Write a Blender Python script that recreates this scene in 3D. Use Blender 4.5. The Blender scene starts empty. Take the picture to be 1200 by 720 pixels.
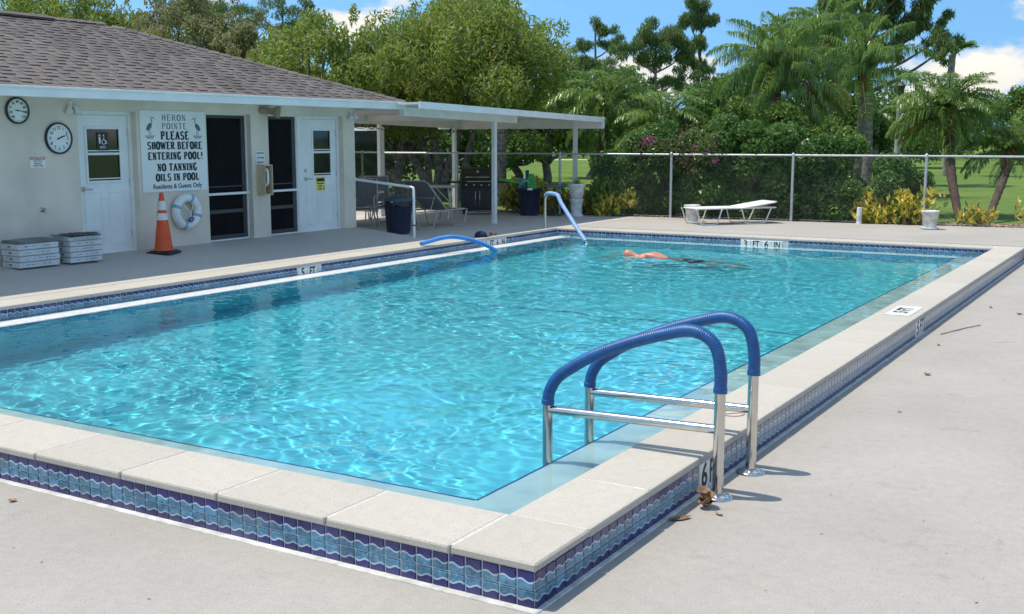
import bpy, bmesh, math, random
import numpy as np
from mathutils import Vector, Matrix
R = math.radians
PI = math.pi
scene = bpy.context.scene
COL = scene.collection

# ------------------------------------------------------------------ camera, sky, sun, exposure
cam_data = bpy.data.cameras.new('camera')
cam = bpy.data.objects.new('camera', cam_data); COL.objects.link(cam)
scene.camera = cam
cam_data.sensor_width = 36.0
cam_data.lens = 1323.0 / 1200.0 * 36.0
cam_data.clip_start = 0.1
cam_data.clip_end = 3000.0
cam.location = (0, 0, 1.83)
cam.rotation_euler = (PI / 2 - math.atan2(199, 1323), 0, R(30.9))

SHADOW = (0.37, 0.17)                       # metres of shadow per metre of height
SUN_EL = math.atan2(1.0, math.hypot(*SHADOW))
SUN_AZ = math.atan2(-SHADOW[0], -SHADOW[1])
sun_data = bpy.data.lights.new('sun', 'SUN')
sun_data.energy = 2.2
sun_data.angle = R(0.5)
sun_data.color = (1.0, 0.975, 0.94)
sun = bpy.data.objects.new('sun', sun_data); COL.objects.link(sun)
sun.rotation_euler = Vector((SHADOW[0], SHADOW[1], -1)).to_track_quat('-Z', 'Y').to_euler()
sun_data.cycles.is_caustics_light = True

world = bpy.data.worlds.new('World'); scene.world = world
world.use_nodes = True
def build_world():
    nt = world.node_tree; N = nt.nodes; L = nt.links
    bg = N['Background']
    tc = N.new('ShaderNodeTexCoord')
    sky = N.new('ShaderNodeTexSky'); sky.sky_type = 'NISHITA'; sky.sun_disc = False
    sky.sun_elevation = SUN_EL; sky.sun_rotation = SUN_AZ
    sky.air_density = 1.0; sky.dust_density = 0.3; sky.ozone_density = 1.2; sky.altitude = 0
    # the clear sky keeps its deep blue down to the tree tops
    lift = N.new('ShaderNodeVectorMath'); lift.operation = 'ADD'; lift.inputs[1].default_value = (0, 0, 0.36)
    nrm = N.new('ShaderNodeVectorMath'); nrm.operation = 'NORMALIZE'
    L.new(tc.outputs['Generated'], lift.inputs[0]); L.new(lift.outputs[0], nrm.inputs[0]); L.new(nrm.outputs[0], sky.inputs['Vector'])
    hsv = N.new('ShaderNodeHueSaturation'); hsv.inputs['Saturation'].default_value = 1.25; hsv.inputs['Hue'].default_value = 0.492; hsv.inputs['Value'].default_value = 0.92
    L.new(sky.outputs[0], hsv.inputs['Color'])
    # fair weather cumulus: fields of puffs, flattened towards the horizon
    mp = N.new('ShaderNodeMapping'); mp.inputs['Scale'].default_value = (1.0, 1.0, 2.2); mp.inputs['Location'].default_value = CLOUD_SHIFT
    L.new(tc.outputs['Generated'], mp.inputs['Vector'])
    n1 = N.new('ShaderNodeTexNoise'); n1.inputs['Scale'].default_value = 6.0; n1.inputs['Detail'].default_value = 9.0; n1.inputs['Roughness'].default_value = 0.56
    L.new(mp.outputs[0], n1.inputs['Vector'])
    cr = N.new('ShaderNodeMapRange'); cr.interpolation_type = 'SMOOTHSTEP'
    cr.inputs['From Min'].default_value = 0.525; cr.inputs['From Max'].default_value = 0.615
    L.new(n1.outputs['Fac'], cr.inputs['Value'])
    n2 = N.new('ShaderNodeTexNoise'); n2.inputs['Scale'].default_value = 11.0; n2.inputs['Detail'].default_value = 6.0
    L.new(mp.outputs[0], n2.inputs['Vector'])
    cc = N.new('ShaderNodeMix'); cc.data_type = 'RGBA'
    cc.inputs[6].default_value = (2.4, 2.55, 2.8, 1); cc.inputs[7].default_value = (4.0, 3.95, 3.9, 1)
    L.new(n2.outputs['Fac'], cc.inputs[0])
    mx = N.new('ShaderNodeMix'); mx.data_type = 'RGBA'
    L.new(cr.outputs[0], mx.inputs[0]); L.new(hsv.outputs[0], mx.inputs[6]); L.new(cc.outputs[2], mx.inputs[7])
    L.new(mx.outputs[2], bg.inputs['Color'])
    bg.inputs['Strength'].default_value = 0.15
CLOUD_SHIFT = (7.4, 3.2, 0.2)
build_world()

scene.view_settings.view_transform = 'Standard'
scene.view_settings.look = 'None'
scene.view_settings.exposure = 0.98
scene.view_settings.gamma = 1.0
scene.view_settings.use_curve_mapping = False
scene.view_settings.use_white_balance = True        # the camera balanced for open shade
scene.view_settings.white_balance_temperature = 7300
scene.view_settings.white_balance_tint = 8
scene.render.engine = 'CYCLES'
scene.cycles.max_bounces = 10
scene.cycles.diffuse_bounces = 6
scene.cycles.transparent_max_bounces = 12
scene.cycles.transmission_bounces = 8
scene.cycles.use_denoising = True

# ------------------------------------------------------------------ helpers
def tag(o, label=None, cat=None, group=None, kind=None):
    if label: o['label'] = label
    if cat: o['category'] = cat
    if group: o['group'] = group
    if kind: o['kind'] = kind
    return o

def empty(name, loc=(0, 0, 0), rot=(0, 0, 0), label=None, cat=None, group=None, parent=None):
    o = bpy.data.objects.new(name, None); COL.objects.link(o)
    o.location = loc; o.rotation_euler = rot; o.empty_display_size = 0.1
    if parent: o.parent = parent
    return tag(o, label, cat, group)

def link(name, data, parent=None, loc=(0, 0, 0), rot=(0, 0, 0)):
    o = bpy.data.objects.new(name, data); COL.objects.link(o)
    o.location = loc; o.rotation_euler = rot
    if parent: o.parent = parent
    return o

def copy_tree(o, parent=None):
    c = o.copy(); COL.objects.link(c); c.parent = parent
    for ch in list(o.children): copy_tree(ch, c)
    return c

class MB:
    """collects shapes, then becomes one mesh"""
    def __init__(s): s.v = []; s.f = []; s.m = []; s.sm = []; s.uv = None
    def add(s, v, f, m=0, smooth=False):
        b = len(s.v); s.v += [tuple(p) for p in v]; s.f += [tuple(i + b for i in q) for q in f]
        s.m += [m] * len(f); s.sm += [smooth] * len(f); return s
    def box(s, a, b, m=0, bev=0.0, M=None):
        x0, y0, z0 = (min(a[i], b[i]) for i in range(3)); x1, y1, z1 = (max(a[i], b[i]) for i in range(3))
        if bev <= 0:
            v = [(x0, y0, z0), (x1, y0, z0), (x1, y1, z0), (x0, y1, z0), (x0, y0, z1), (x1, y0, z1), (x1, y1, z1), (x0, y1, z1)]
            f = [(0, 3, 2, 1), (4, 5, 6, 7), (0, 1, 5, 4), (1, 2, 6, 5), (2, 3, 7, 6), (3, 0, 4, 7)]
        else:
            c = min(bev, (x1 - x0) / 2.01, (y1 - y0) / 2.01, (z1 - z0) / 2.01)
            v = []
            for X, sx in ((x0, 1), (x1, -1)):
                for Y, sy in ((y0, 1), (y1, -1)):
                    for Z, sz in ((z0, 1), (z1, -1)):
                        v += [(X, Y + sy * c, Z + sz * c), (X + sx * c, Y, Z + sz * c), (X + sx * c, Y + sy * c, Z)]
            I = lambda i, j, k, a: ((i * 2 + j) * 2 + k) * 3 + a
            f = [(I(0,0,0,0), I(0,0,1,0), I(0,1,1,0), I(0,1,0,0)), (I(1,0,0,0), I(1,1,0,0), I(1,1,1,0), I(1,0,1,0)),
                 (I(0,0,0,1), I(1,0,0,1), I(1,0,1,1), I(0,0,1,1)), (I(0,1,0,1), I(0,1,1,1), I(1,1,1,1), I(1,1,0,1)),
                 (I(0,0,0,2), I(0,1,0,2), I(1,1,0,2), I(1,0,0,2)), (I(0,0,1,2), I(1,0,1,2), I(1,1,1,2), I(0,1,1,2))]
            for j in (0, 1):
                for k in (0, 1):
                    f.append((I(0,j,k,1), I(1,j,k,1), I(1,j,k,2), I(0,j,k,2)))
            for i in (0, 1):
                for k in (0, 1):
                    f.append((I(i,0,k,0), I(i,1,k,0), I(i,1,k,2), I(i,0,k,2)))
            for i in (0, 1):
                for j in (0, 1):
                    f.append((I(i,j,0,0), I(i,j,1,0), I(i,j,1,1), I(i,j,0,1)))
            for i in (0, 1):
                for j in (0, 1):
                    for k in (0, 1): f.append((I(i,j,k,0), I(i,j,k,1), I(i,j,k,2)))
        if M is not None: v = [tuple(M @ Vector(p)) for p in v]
        return s.add(v, f, m)
    def tube(s, pts, r, n=10, m=0, cap=True, smooth=True):
        P = [Vector(p) for p in pts]; k = len(P)
        rr = r if hasattr(r, '__len__') else [r] * k
        T = [(P[min(i + 1, k - 1)] - P[max(i - 1, 0)]).normalized() for i in range(k)]
        a = Vector((0, 0, 1)) if abs(T[0].z) < 0.9 else Vector((1, 0, 0))
        u = T[0].cross(a).normalized(); v = []
        for i in range(k):
            u = (u - T[i] * u.dot(T[i])).normalized(); w = T[i].cross(u)
            for j in range(n):
                t = 2 * PI * j / n
                v.append(P[i] + (u * math.cos(t) + w * math.sin(t)) * rr[i])
        f = [(i * n + j, i * n + (j + 1) % n, (i + 1) * n + (j + 1) % n, (i + 1) * n + j) for i in range(k - 1) for j in range(n)]
        s.add(v, f, m, smooth)
        if cap:
            s.add(v[:n], [tuple(reversed(range(n)))], m); s.add(v[-n:], [tuple(range(n))], m)
        return s
    def lathe(s, prof, n=24, m=0, c=(0, 0, 0), axis='z', smooth=True):
        v = []; k = len(prof)
        for r, h in prof:
            for j in range(n):
                t = 2 * PI * j / n; x, y = r * math.cos(t), r * math.sin(t)
                p = (x, y, h) if axis == 'z' else ((h, x, y) if axis == 'x' else (y, h, x))
                v.append((p[0] + c[0], p[1] + c[1], p[2] + c[2]))
        f = [(i * n + j, i * n + (j + 1) % n, (i + 1) * n + (j + 1) % n, (i + 1) * n + j) for i in range(k - 1) for j in range(n)]
        return s.add(v, f, m, smooth)
    def prism(s, poly, a, b, m=0, axis='y'):
        """outline in the plane across the axis, pushed from a to b"""
        n = len(poly)
        def P(p, t): return (p[0], t, p[1]) if axis == 'y' else ((t, p[0], p[1]) if axis == 'x' else (p[0], p[1], t))
        v = [P(p, a) for p in poly] + [P(p, b) for p in poly]
        f = [(i, (i + 1) % n, n + (i + 1) % n, n + i) for i in range(n)] + [tuple(reversed(range(n))), tuple(range(n, 2 * n))]
        return s.add(v, f, m)
    def mesh(s, name, mats):
        d = bpy.data.meshes.new(name); d.from_pydata(s.v, [], s.f)
        for q in (mats if isinstance(mats, (list, tuple)) else [mats]): d.materials.append(q)
        d.polygons.foreach_set('material_index', s.m); d.polygons.foreach_set('use_smooth', s.sm)
        bm = bmesh.new(); bm.from_mesh(d); bmesh.ops.recalc_face_normals(bm, faces=bm.faces); bm.to_mesh(d); bm.free()
        d.update(); return d
    def build(s, name, mats, parent=None, loc=(0, 0, 0), rot=(0, 0, 0)):
        return link(name, s.mesh(name, mats), parent, loc, rot)

def np_mesh(name, v, f, mat, smooth=False):
    d = bpy.data.meshes.new(name); k = f.shape[1]
    d.vertices.add(len(v)); d.vertices.foreach_set('co', np.ascontiguousarray(v, np.float32).ravel())
    d.loops.add(f.size); d.loops.foreach_set('vertex_index', np.ascontiguousarray(f, np.int32).ravel())
    d.polygons.add(len(f)); d.polygons.foreach_set('loop_start', np.arange(0, f.size, k, dtype=np.int32))
    d.polygons.foreach_set('use_smooth', np.full(len(f), smooth)); d.materials.append(mat)
    d.update(calc_edges=True); return d

def text(s, size, mat, parent, loc, rot=(0, 0, 0), bold=0.0, sx=1.0, align='CENTER', depth=0.0008, name='lettering'):
    c = bpy.data.curves.new('t', 'FONT'); c.body = s; c.size = size; c.align_x = align; c.align_y = 'CENTER'
    c.offset = bold * size; c.extrude = depth; c.resolution_u = 3
    o = bpy.data.objects.new('t', c); COL.objects.link(o)
    d = bpy.data.meshes.new_from_object(o); bpy.data.objects.remove(o); bpy.data.curves.remove(c)
    d.materials.clear(); d.materials.append(mat)
    t = link(name, d, parent, loc, rot); t.scale = (sx, 1, 1); return t

def arc(c, r, a0, a1, n, plane='xz'):
    out = []
    for i in range(n + 1):
        t = R(a0 + (a1 - a0) * i / n); x, y = c[0] + r * math.cos(t), c[1] + r * math.sin(t)
        out.append((x, y))
    return out

def smooth_path(pts, n=8):
    P = [Vector(p) for p in pts]; out = []
    for i in range(len(P) - 1):
        a, b, c, d = P[max(i - 1, 0)], P[i], P[i + 1], P[min(i + 2, len(P) - 1)]
        for k in range(n):
            t = k / n
            out.append(0.5 * ((2 * b) + (c - a) * t + (2 * a - 5 * b + 4 * c - d) * t * t + (3 * b - a - 3 * c + d) * t ** 3))
    return out + [P[-1]]

# ------------------------------------------------------------------ materials
def nodes(name):
    m = bpy.data.materials.new(name); m.use_nodes = True
    return m, m.node_tree.nodes, m.node_tree.links, m.node_tree.nodes['Principled BSDF']

def mat(name, col, rough=0.6, var=0.12, scale=6.0, detail=6.0, bump=0.0, bscale=80.0, metal=0.0, spec=0.5, coat=0.0, rnd=0.0, col2=None, lo=0.35, hi=0.65, coords='Object'):
    m, N, L, b = nodes(name)
    tc = N.new('ShaderNodeTexCoord')
    n = N.new('ShaderNodeTexNoise'); n.inputs['Scale'].default_value = scale; n.inputs['Detail'].default_value = detail
    L.new(tc.outputs[coords], n.inputs['Vector'])
    mr = N.new('ShaderNodeMapRange'); mr.inputs['From Min'].default_value = lo; mr.inputs['From Max'].default_value = hi
    L.new(n.outputs['Fac'], mr.inputs['Value'])
    mx = N.new('ShaderNodeMix'); mx.data_type = 'RGBA'
    a = [c * (1 - var) for c in col]; c2 = col2 or [min(1, c * (1 + var)) for c in col]
    mx.inputs[6].default_value = (*a, 1); mx.inputs[7].default_value = (*c2, 1)
    L.new(mr.outputs[0], mx.inputs[0])
    out = mx.outputs[2]
    if rnd > 0:
        g = N.new('ShaderNodeNewGeometry'); oi = N.new('ShaderNodeObjectInfo')
        ad = N.new('ShaderNodeMath'); ad.operation = 'ADD'; L.new(g.outputs['Random Per Island'], ad.inputs[0]); L.new(oi.outputs['Random'], ad.inputs[1])
        fr = N.new('ShaderNodeMath'); fr.operation = 'FRACT'; L.new(ad.outputs[0], fr.inputs[0])
        vr = N.new('ShaderNodeMapRange'); vr.inputs['To Min'].default_value = 1 - rnd; vr.inputs['To Max'].default_value = 1 + rnd
        L.new(fr.outputs[0], vr.inputs['Value'])
        hs = N.new('ShaderNodeHueSaturation'); L.new(out, hs.inputs['Color']); L.new(vr.outputs[0], hs.inputs['Value']); out = hs.outputs['Color']
    L.new(out, b.inputs['Base Color'])
    b.inputs['Roughness'].default_value = rough; b.inputs['Metallic'].default_value = metal
    b.inputs['Specular IOR Level'].default_value = spec; b.inputs['Coat Weight'].default_value = coat
    if bump > 0:
        n2 = N.new('ShaderNodeTexNoise'); n2.inputs['Scale'].default_value = bscale; n2.inputs['Detail'].default_value = 5
        L.new(tc.outputs[coords], n2.inputs['Vector'])
        bp = N.new('ShaderNodeBump'); bp.inputs['Strength'].default_value = bump; bp.inputs['Distance'].default_value = 0.01
        L.new(n2.outputs['Fac'], bp.inputs['Height']); L.new(bp.outputs[0], b.inputs['Normal'])
    return m

def concrete(name, col, stain, speck=0.10, pits=0.25):
    """cool-deck concrete: broad stains, mid blotches, fine aggregate"""
    m, N, L, b = nodes(name)
    tc = N.new('ShaderNodeTexCoord')
    def noise(sc, det=5, ro=0.55):
        n = N.new('ShaderNodeTexNoise'); n.inputs['Scale'].default_value = sc; n.inputs['Detail'].default_value = det; n.inputs['Roughness'].default_value = ro
        L.new(tc.outputs['Object'], n.inputs['Vector']); return n.outputs['Fac']
    def rng(x, a, c, lo=0.0, hi=1.0):
        r = N.new('ShaderNodeMapRange'); r.inputs['From Min'].default_value = a; r.inputs['From Max'].default_value = c
        r.inputs['To Min'].default_value = lo; r.inputs['To Max'].default_value = hi; L.new(x, r.inputs['Value']); return r.outputs[0]
    def mixc(f, a, c, mode='MIX'):
        x = N.new('ShaderNodeMix'); x.data_type = 'RGBA'; x.blend_type = mode
        if isinstance(f, float): x.inputs[0].default_value = f
        else: L.new(f, x.inputs[0])
        for i, q in ((6, a), (7, c)):
            if isinstance(q, tuple): x.inputs[i].default_value = (*q, 1)
            else: L.new(q, x.inputs[i])
        return x.outputs[2]
    base = mixc(rng(noise(0.45, 7, 0.62), 0.35, 0.8), col, stain)
    base = mixc(rng(noise(7, 5), 0.3, 0.7, 0.93, 1.07), (0, 0, 0), base) if False else base
    g1 = rng(noise(14, 7, .65), 0.3, 0.7, 0.93, 1.05); g2 = rng(noise(130, 3, 0.7), 0.3, 0.7, 1 - speck, 1 + speck)
    mu = N.new('ShaderNodeMath'); mu.operation = 'MULTIPLY'; L.new(g1, mu.inputs[0]); L.new(g2, mu.inputs[1])
    vo = N.new('ShaderNodeTexVoronoi'); vo.inputs['Scale'].default_value = 75; L.new(tc.outputs['Object'], vo.inputs['Vector'])
    vo.inputs['Scale'].default_value = 60
    pit = N.new('ShaderNodeMath'); pit.operation = 'LESS_THAN'; L.new(vo.outputs['Color'], pit.inputs[0]); pit.inputs[1].default_value = pits
    dd_ = rng(vo.outputs['Distance'], 0.12, 0.26, 0.62, 1.0); dots_ = N.new('ShaderNodeMix'); dots_.data_type = 'FLOAT'; L.new(pit.outputs[0], dots_.inputs[0]); dots_.inputs[2].default_value = 1.0; L.new(dd_, dots_.inputs[3]); dots = dots_.outputs[0]
    mu2 = N.new('ShaderNodeMath'); mu2.operation = 'MULTIPLY'; L.new(mu.outputs[0], mu2.inputs[0]); L.new(dots, mu2.inputs[1])
    mil = rng(noise(3.1, 9, 0.72), 0.60, 0.74, 1.0, 0.74)
    mu3 = N.new('ShaderNodeMath'); mu3.operation = 'MULTIPLY'; L.new(mu2.outputs[0], mu3.inputs[0]); L.new(mil, mu3.inputs[1]); mu2 = mu3
    hs = N.new('ShaderNodeHueSaturation'); L.new(base, hs.inputs['Color']); L.new(mu2.outputs[0], hs.inputs['Value'])
    oi = N.new('ShaderNodeObjectInfo'); rv = rng(oi.outputs['Random'], 0, 1, 0.95, 1.05)
    hs2 = N.new('ShaderNodeHueSaturation'); L.new(hs.outputs[0], hs2.inputs['Color']); L.new(rv, hs2.inputs['Value'])
    L.new(hs2.outputs[0], b.inputs['Base Color']); b.inputs['Roughness'].default_value = 0.85; b.inputs['Specular IOR Level'].default_value = 0.25
    bp = N.new('ShaderNodeBump'); bp.inputs['Strength'].default_value = 0.35; bp.inputs['Distance'].default_value = 0.004
    L.new(noise(160, 4, 0.7), bp.inputs['Height']); L.new(bp.outputs[0], b.inputs['Normal'])
    return m

def tile_material():
    """glazed pool tile: cobalt, a white wavy line and sea blue; the pattern runs on the tile's own u, v"""
    m, N, L, b = nodes('glazed wave tile')
    uv = N.new('ShaderNodeUVMap'); uv.uv_map = 'UVMap'
    sp = N.new('ShaderNodeSeparateXYZ'); L.new(uv.outputs[0], sp.inputs[0])
    def math_(op, a, c=None):
        x = N.new('ShaderNodeMath'); x.operation = op
        for i, q in enumerate((a, c)):
            if q is None: continue
            if isinstance(q, (int, float)): x.inputs[i].default_value = q
            else: L.new(q, x.inputs[i])
        return x.outputs[0]
    g = N.new('ShaderNodeNewGeometry'); oi = N.new('ShaderNodeObjectInfo')
    rnd = math_('FRACT', math_('ADD', g.outputs['Random Per Island'], oi.outputs['Random']))
    tc = N.new('ShaderNodeTexCoord')
    n = N.new('ShaderNodeTexNoise'); n.inputs['Scale'].default_value = 3.0; n.inputs['Detail'].default_value = 4; n.inputs['Distortion'].default_value = 1.2
    off = N.new('ShaderNodeVectorMath'); off.operation = 'ADD'; L.new(uv.outputs[0], off.inputs[0])
    cx = N.new('ShaderNodeCombineXYZ'); L.new(math_('MULTIPLY', rnd, 37.0), cx.inputs[2]); L.new(cx.outputs[0], off.inputs[1]); L.new(off.outputs[0], n.inputs['Vector'])
    wave = math_('ADD', math_('MULTIPLY', math_('SINE', math_('MULTIPLY', sp.outputs[0], 2 * PI)), 0.085), 0.47)
    d = math_('SUBTRACT', sp.outputs[1], wave)
    dark = N.new('ShaderNodeMapRange'); dark.inputs['From Min'].default_value = 0.0; dark.inputs['From Max'].default_value = 0.02; L.new(d, dark.inputs['Value'])
    line = N.new('ShaderNodeMapRange'); line.inputs['From Min'].default_value = 0.062; line.inputs['From Max'].default_value = 0.038; L.new(math_('ABSOLUTE', d), line.inputs['Value'])
    def mixc(f, a, c):
        x = N.new('ShaderNodeMix'); x.data_type = 'RGBA'; L.new(f, x.inputs[0])
        for i, q in ((6, a), (7, c)):
            if isinstance(q, tuple): x.inputs[i].default_value = (*q, 1)
            else: L.new(q, x.inputs[i])
        return x.outputs[2]
    sea = mixc(math_('MULTIPLY', math_('SUBTRACT', n.outputs['Fac'], 0.3), 2.4), (0.022, 0.105, 0.20), (0.11, 0.31, 0.43))
    cob = mixc(n.outputs['Fac'], (0.013, 0.017, 0.10), (0.03, 0.034, 0.165))
    c1 = mixc(dark.outputs[0], sea, cob)
    c2 = mixc(line.outputs[0], c1, (0.42, 0.49, 0.56))
    hs = N.new('ShaderNodeHueSaturation'); L.new(c2, hs.inputs['Color']); L.new(math_('ADD', math_('MULTIPLY', rnd, 0.5), 0.75), hs.inputs['Value'])
    # hard-water film, plus lime and grazing reflection painted pale along the right wall
    n3 = N.new('ShaderNodeTexNoise'); n3.inputs['Scale'].default_value = 3.5; n3.inputs['Detail'].default_value = 6; L.new(g.outputs['Position'], n3.inputs['Vector'])
    film = N.new('ShaderNodeMapRange'); film.inputs['From Min'].default_value = 0.45; film.inputs['From Max'].default_value = 0.75; film.inputs['To Max'].default_value = 0.16; L.new(n3.outputs['Fac'], film.inputs['Value'])
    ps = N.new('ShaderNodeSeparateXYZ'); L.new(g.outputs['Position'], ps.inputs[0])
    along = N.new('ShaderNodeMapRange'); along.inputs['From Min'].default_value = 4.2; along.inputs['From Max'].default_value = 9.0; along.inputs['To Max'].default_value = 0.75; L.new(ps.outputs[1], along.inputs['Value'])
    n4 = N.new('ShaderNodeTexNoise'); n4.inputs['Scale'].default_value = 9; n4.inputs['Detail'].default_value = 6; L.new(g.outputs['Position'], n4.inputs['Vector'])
    lime_sheen = math_('MULTIPLY', math_('MULTIPLY', math_('GREATER_THAN', ps.outputs[0], -2.35), along.outputs[0]), math_('ADD', n4.outputs['Fac'], 0.35))
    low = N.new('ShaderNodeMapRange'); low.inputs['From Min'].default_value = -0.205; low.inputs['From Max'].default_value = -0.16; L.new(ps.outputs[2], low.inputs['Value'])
    lime_sheen = math_('MULTIPLY', lime_sheen, low.outputs[0])
    L.new(mixc(math_('MAXIMUM', film.outputs[0], lime_sheen), hs.outputs[0], (0.42, 0.42, 0.44)), b.inputs['Base Color'])
    b.inputs['Roughness'].default_value = 0.22; b.inputs['Specular IOR Level'].default_value = 0.5
    return m

def foliage(name, c1, c2, rough=0.55, trans=0.35, yellow=None):
    """leaves: colour drifts from leaf to leaf and from branch to branch, light shines through"""
    m, N, L, b = nodes(name)
    g = N.new('ShaderNodeNewGeometry'); oi = N.new('ShaderNodeObjectInfo')
    n = N.new('ShaderNodeTexNoise'); n.inputs['Scale'].default_value = 0.9; n.inputs['Detail'].default_value = 3; L.new(g.outputs['Position'], n.inputs['Vector'])
    ad = N.new('ShaderNodeMath'); ad.operation = 'MULTIPLY_ADD'; L.new(g.outputs['Random Per Island'], ad.inputs[0]); ad.inputs[1].default_value = 0.7; 
    mr = N.new('ShaderNodeMapRange'); mr.inputs['From Min'].default_value = 0.35; mr.inputs['From Max'].default_value = 0.65; mr.inputs['To Max'].default_value = 0.4; mr.inputs['To Min'].default_value = -0.1
    L.new(n.outputs['Fac'], mr.inputs['Value']); L.new(mr.outputs[0], ad.inputs[2])
    mx = N.new('ShaderNodeMix'); mx.data_type = 'RGBA'; mx.inputs[6].default_value = (*c1, 1); mx.inputs[7].default_value = (*c2, 1); L.new(ad.outputs[0], mx.inputs[0])
    out = mx.outputs[2]
    if yellow:
        th = N.new('ShaderNodeMath'); th.operation = 'GREATER_THAN'; L.new(g.outputs['Random Per Island'], th.inputs[0]); th.inputs[1].default_value = yellow[1]
        m2 = N.new('ShaderNodeMix'); m2.data_type = 'RGBA'; L.new(th.outputs[0], m2.inputs[0]); L.new(out, m2.inputs[6]); m2.inputs[7].default_value = (*yellow[0], 1); out = m2.outputs[2]
    L.new(out, b.inputs['Base Color']); b.inputs['Roughness'].default_value = rough; b.inputs['Specular IOR Level'].default_value = 0.4
    tr = N.new('ShaderNodeBsdfTranslucent'); L.new(out, tr.inputs['Color'])
    ms = N.new('ShaderNodeMixShader'); ms.inputs[0].default_value = trans
    L.new(b.outputs[0], ms.inputs[1]); L.new(tr.outputs[0], ms.inputs[2]); L.new(ms.outputs[0], N['Material Output'].inputs['Surface'])
    return m

M = {}
M['deck'] = concrete('pale deck concrete', (0.40, 0.372, 0.336), (0.31, 0.286, 0.256), 0.2)
M['walk'] = concrete('walkway concrete', (0.50, 0.46, 0.415), (0.42, 0.385, 0.345))
M['coping'] = concrete('coping concrete', (0.485, 0.447, 0.388), (0.375, 0.345, 0.298), 0.19, 0.45)
M['mortar'] = mat('white mortar', (0.54, 0.53, 0.50), 0.9, 0.2, 12, bump=0.3)
M['grout'] = mat('grey grout', (0.54, 0.54, 0.54), 0.9, 0.15, 25, bump=0.3)
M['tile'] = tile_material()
M['plaster'] = mat('blue pool plaster', (0.085, 0.53, 0.61), 0.8, 0.08, 1.2, bump=0.15, bscale=60)
M['ledge'] = mat('white ledge plaster', (0.47, 0.50, 0.49), 0.7, 0.14, 3, bump=0.2)
M['linetile'] = mat('navy line tile', (0.02, 0.03, 0.13), 0.3, 0.2, 20)
M['white'] = mat('white paint', (0.80, 0.79, 0.76), 0.45, 0.06, 4, bump=0.05)
M['alum'] = mat('white aluminium', (0.82, 0.81, 0.79), 0.35, 0.05, 3)
M['stucco'] = mat('beige stucco', (0.74, 0.635, 0.535), 0.9, 0.09, 1.6, bump=0.5, bscale=45)
M['steel'] = mat('polished steel', (0.62, 0.60, 0.57), 0.14, 0.08, 12, metal=1.0)
M['black'] = mat('black plastic', (0.02, 0.02, 0.022), 0.4, 0.2, 8)
M['text'] = mat('black lettering', (0.015, 0.015, 0.018), 0.6, 0.1, 8)
M['marker'] = mat('white marker tile', (0.72, 0.72, 0.69), 0.3, 0.12, 15)
M['bluesleeve'] = mat('blue rubber sleeve', (0.005, 0.082, 0.255), 0.42, 0.15, 14, bump=0.1)
M['lightblue'] = mat('light blue padding', (0.20, 0.36, 0.60), 0.5, 0.12, 12)
M['glass'] = mat('dark window glass', (0.015, 0.017, 0.018), 0.06, 0.1, 2, spec=0.8)
M['screen'] = mat('dark insect screen', (0.011, 0.011, 0.012), 0.85, 0.2, 3, spec=0.08)
M['bronze'] = mat('dark screen frame', (0.05, 0.05, 0.054), 0.5, 0.15, 6)
M['bark'] = mat('grey brown bark', (0.17, 0.14, 0.115), 0.9, 0.55, 9, bump=0.9, bscale=24)
M['paletrunk'] = mat('pale palm bark', (0.25, 0.225, 0.20), 0.9, 0.3, 6, bump=0.8, bscale=16)
M['palmtrunk'] = mat('brown palm trunk', (0.075, 0.048, 0.033), 0.9, 0.4, 14, bump=1.0, bscale=30)
M['fibre'] = mat('red brown palm fibre', (0.24, 0.11, 0.05), 0.95, 0.4, 22, bump=1.0, bscale=40)
# ------------------------------------------------------------------ ground, decks
LOW = -0.215
PX0, PX1, PY0, PY1 = -11.05, -2.76, 4.58, 20.25          # inside faces of the pool
OX0, OX1, OY0, OY1 = -11.52, -2.31, 4.06, 20.72          # outer edges of the coping
FENCE = lambda x: 24.12 + 0.115 * (x + 10.2)

def lawn_material():
    m, N, L, b = nodes('mown lawn')
    tc = N.new('ShaderNodeTexCoord')
    def noise(sc, det, ro=0.6):
        n = N.new('ShaderNodeTexNoise'); n.inputs['Scale'].default_value = sc; n.inputs['Detail'].default_value = det; n.inputs['Roughness'].default_value = ro
        L.new(tc.outputs['Object'], n.inputs['Vector']); return n.outputs['Fac']
    def mixc(f, a, c, lo, hi):
        r = N.new('ShaderNodeMapRange'); r.inputs['From Min'].default_value = lo; r.inputs['From Max'].default_value = hi; L.new(f, r.inputs['Value'])
        x = N.new('ShaderNodeMix'); x.data_type = 'RGBA'; L.new(r.outputs[0], x.inputs[0])
        for i, q in ((6, a), (7, c)):
            if isinstance(q, tuple): x.inputs[i].default_value = (*q, 1)
            else: L.new(q, x.inputs[i])
        return x.outputs[2]
    c = mixc(noise(0.25, 6), (0.085, 0.17, 0.028), (0.15, 0.225, 0.045), 0.35, 0.65)
    c = mixc(noise(6, 8, 0.75), c, (0.06, 0.12, 0.02), 0.52, 0.75)
    c = mixc(noise(40, 4, 0.7), c, (0.20, 0.25, 0.07), 0.55, 0.8)
    L.new(c, b.inputs['Base Color']); b.inputs['Roughness'].default_value = 0.9; b.inputs['Specular IOR Level'].default_value = 0.15
    bp = N.new('ShaderNodeBump'); bp.inputs['Strength'].default_value = 0.8; bp.inputs['Distance'].default_value = 0.05
    L.new(noise(25, 6, 0.7), bp.inputs['Height']); L.new(bp.outputs[0], b.inputs['Normal'])
    return m
M['lawn'] = lawn_material()

def sheet(name, rects, z, m):
    mb = MB()
    for x0, y0, x1, y1 in rects: mb.add([(x0, y0, z), (x1, y0, z), (x1, y1, z), (x0, y1, z)], [(0, 1, 2, 3)])
    return mb.build(name, m)

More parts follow.
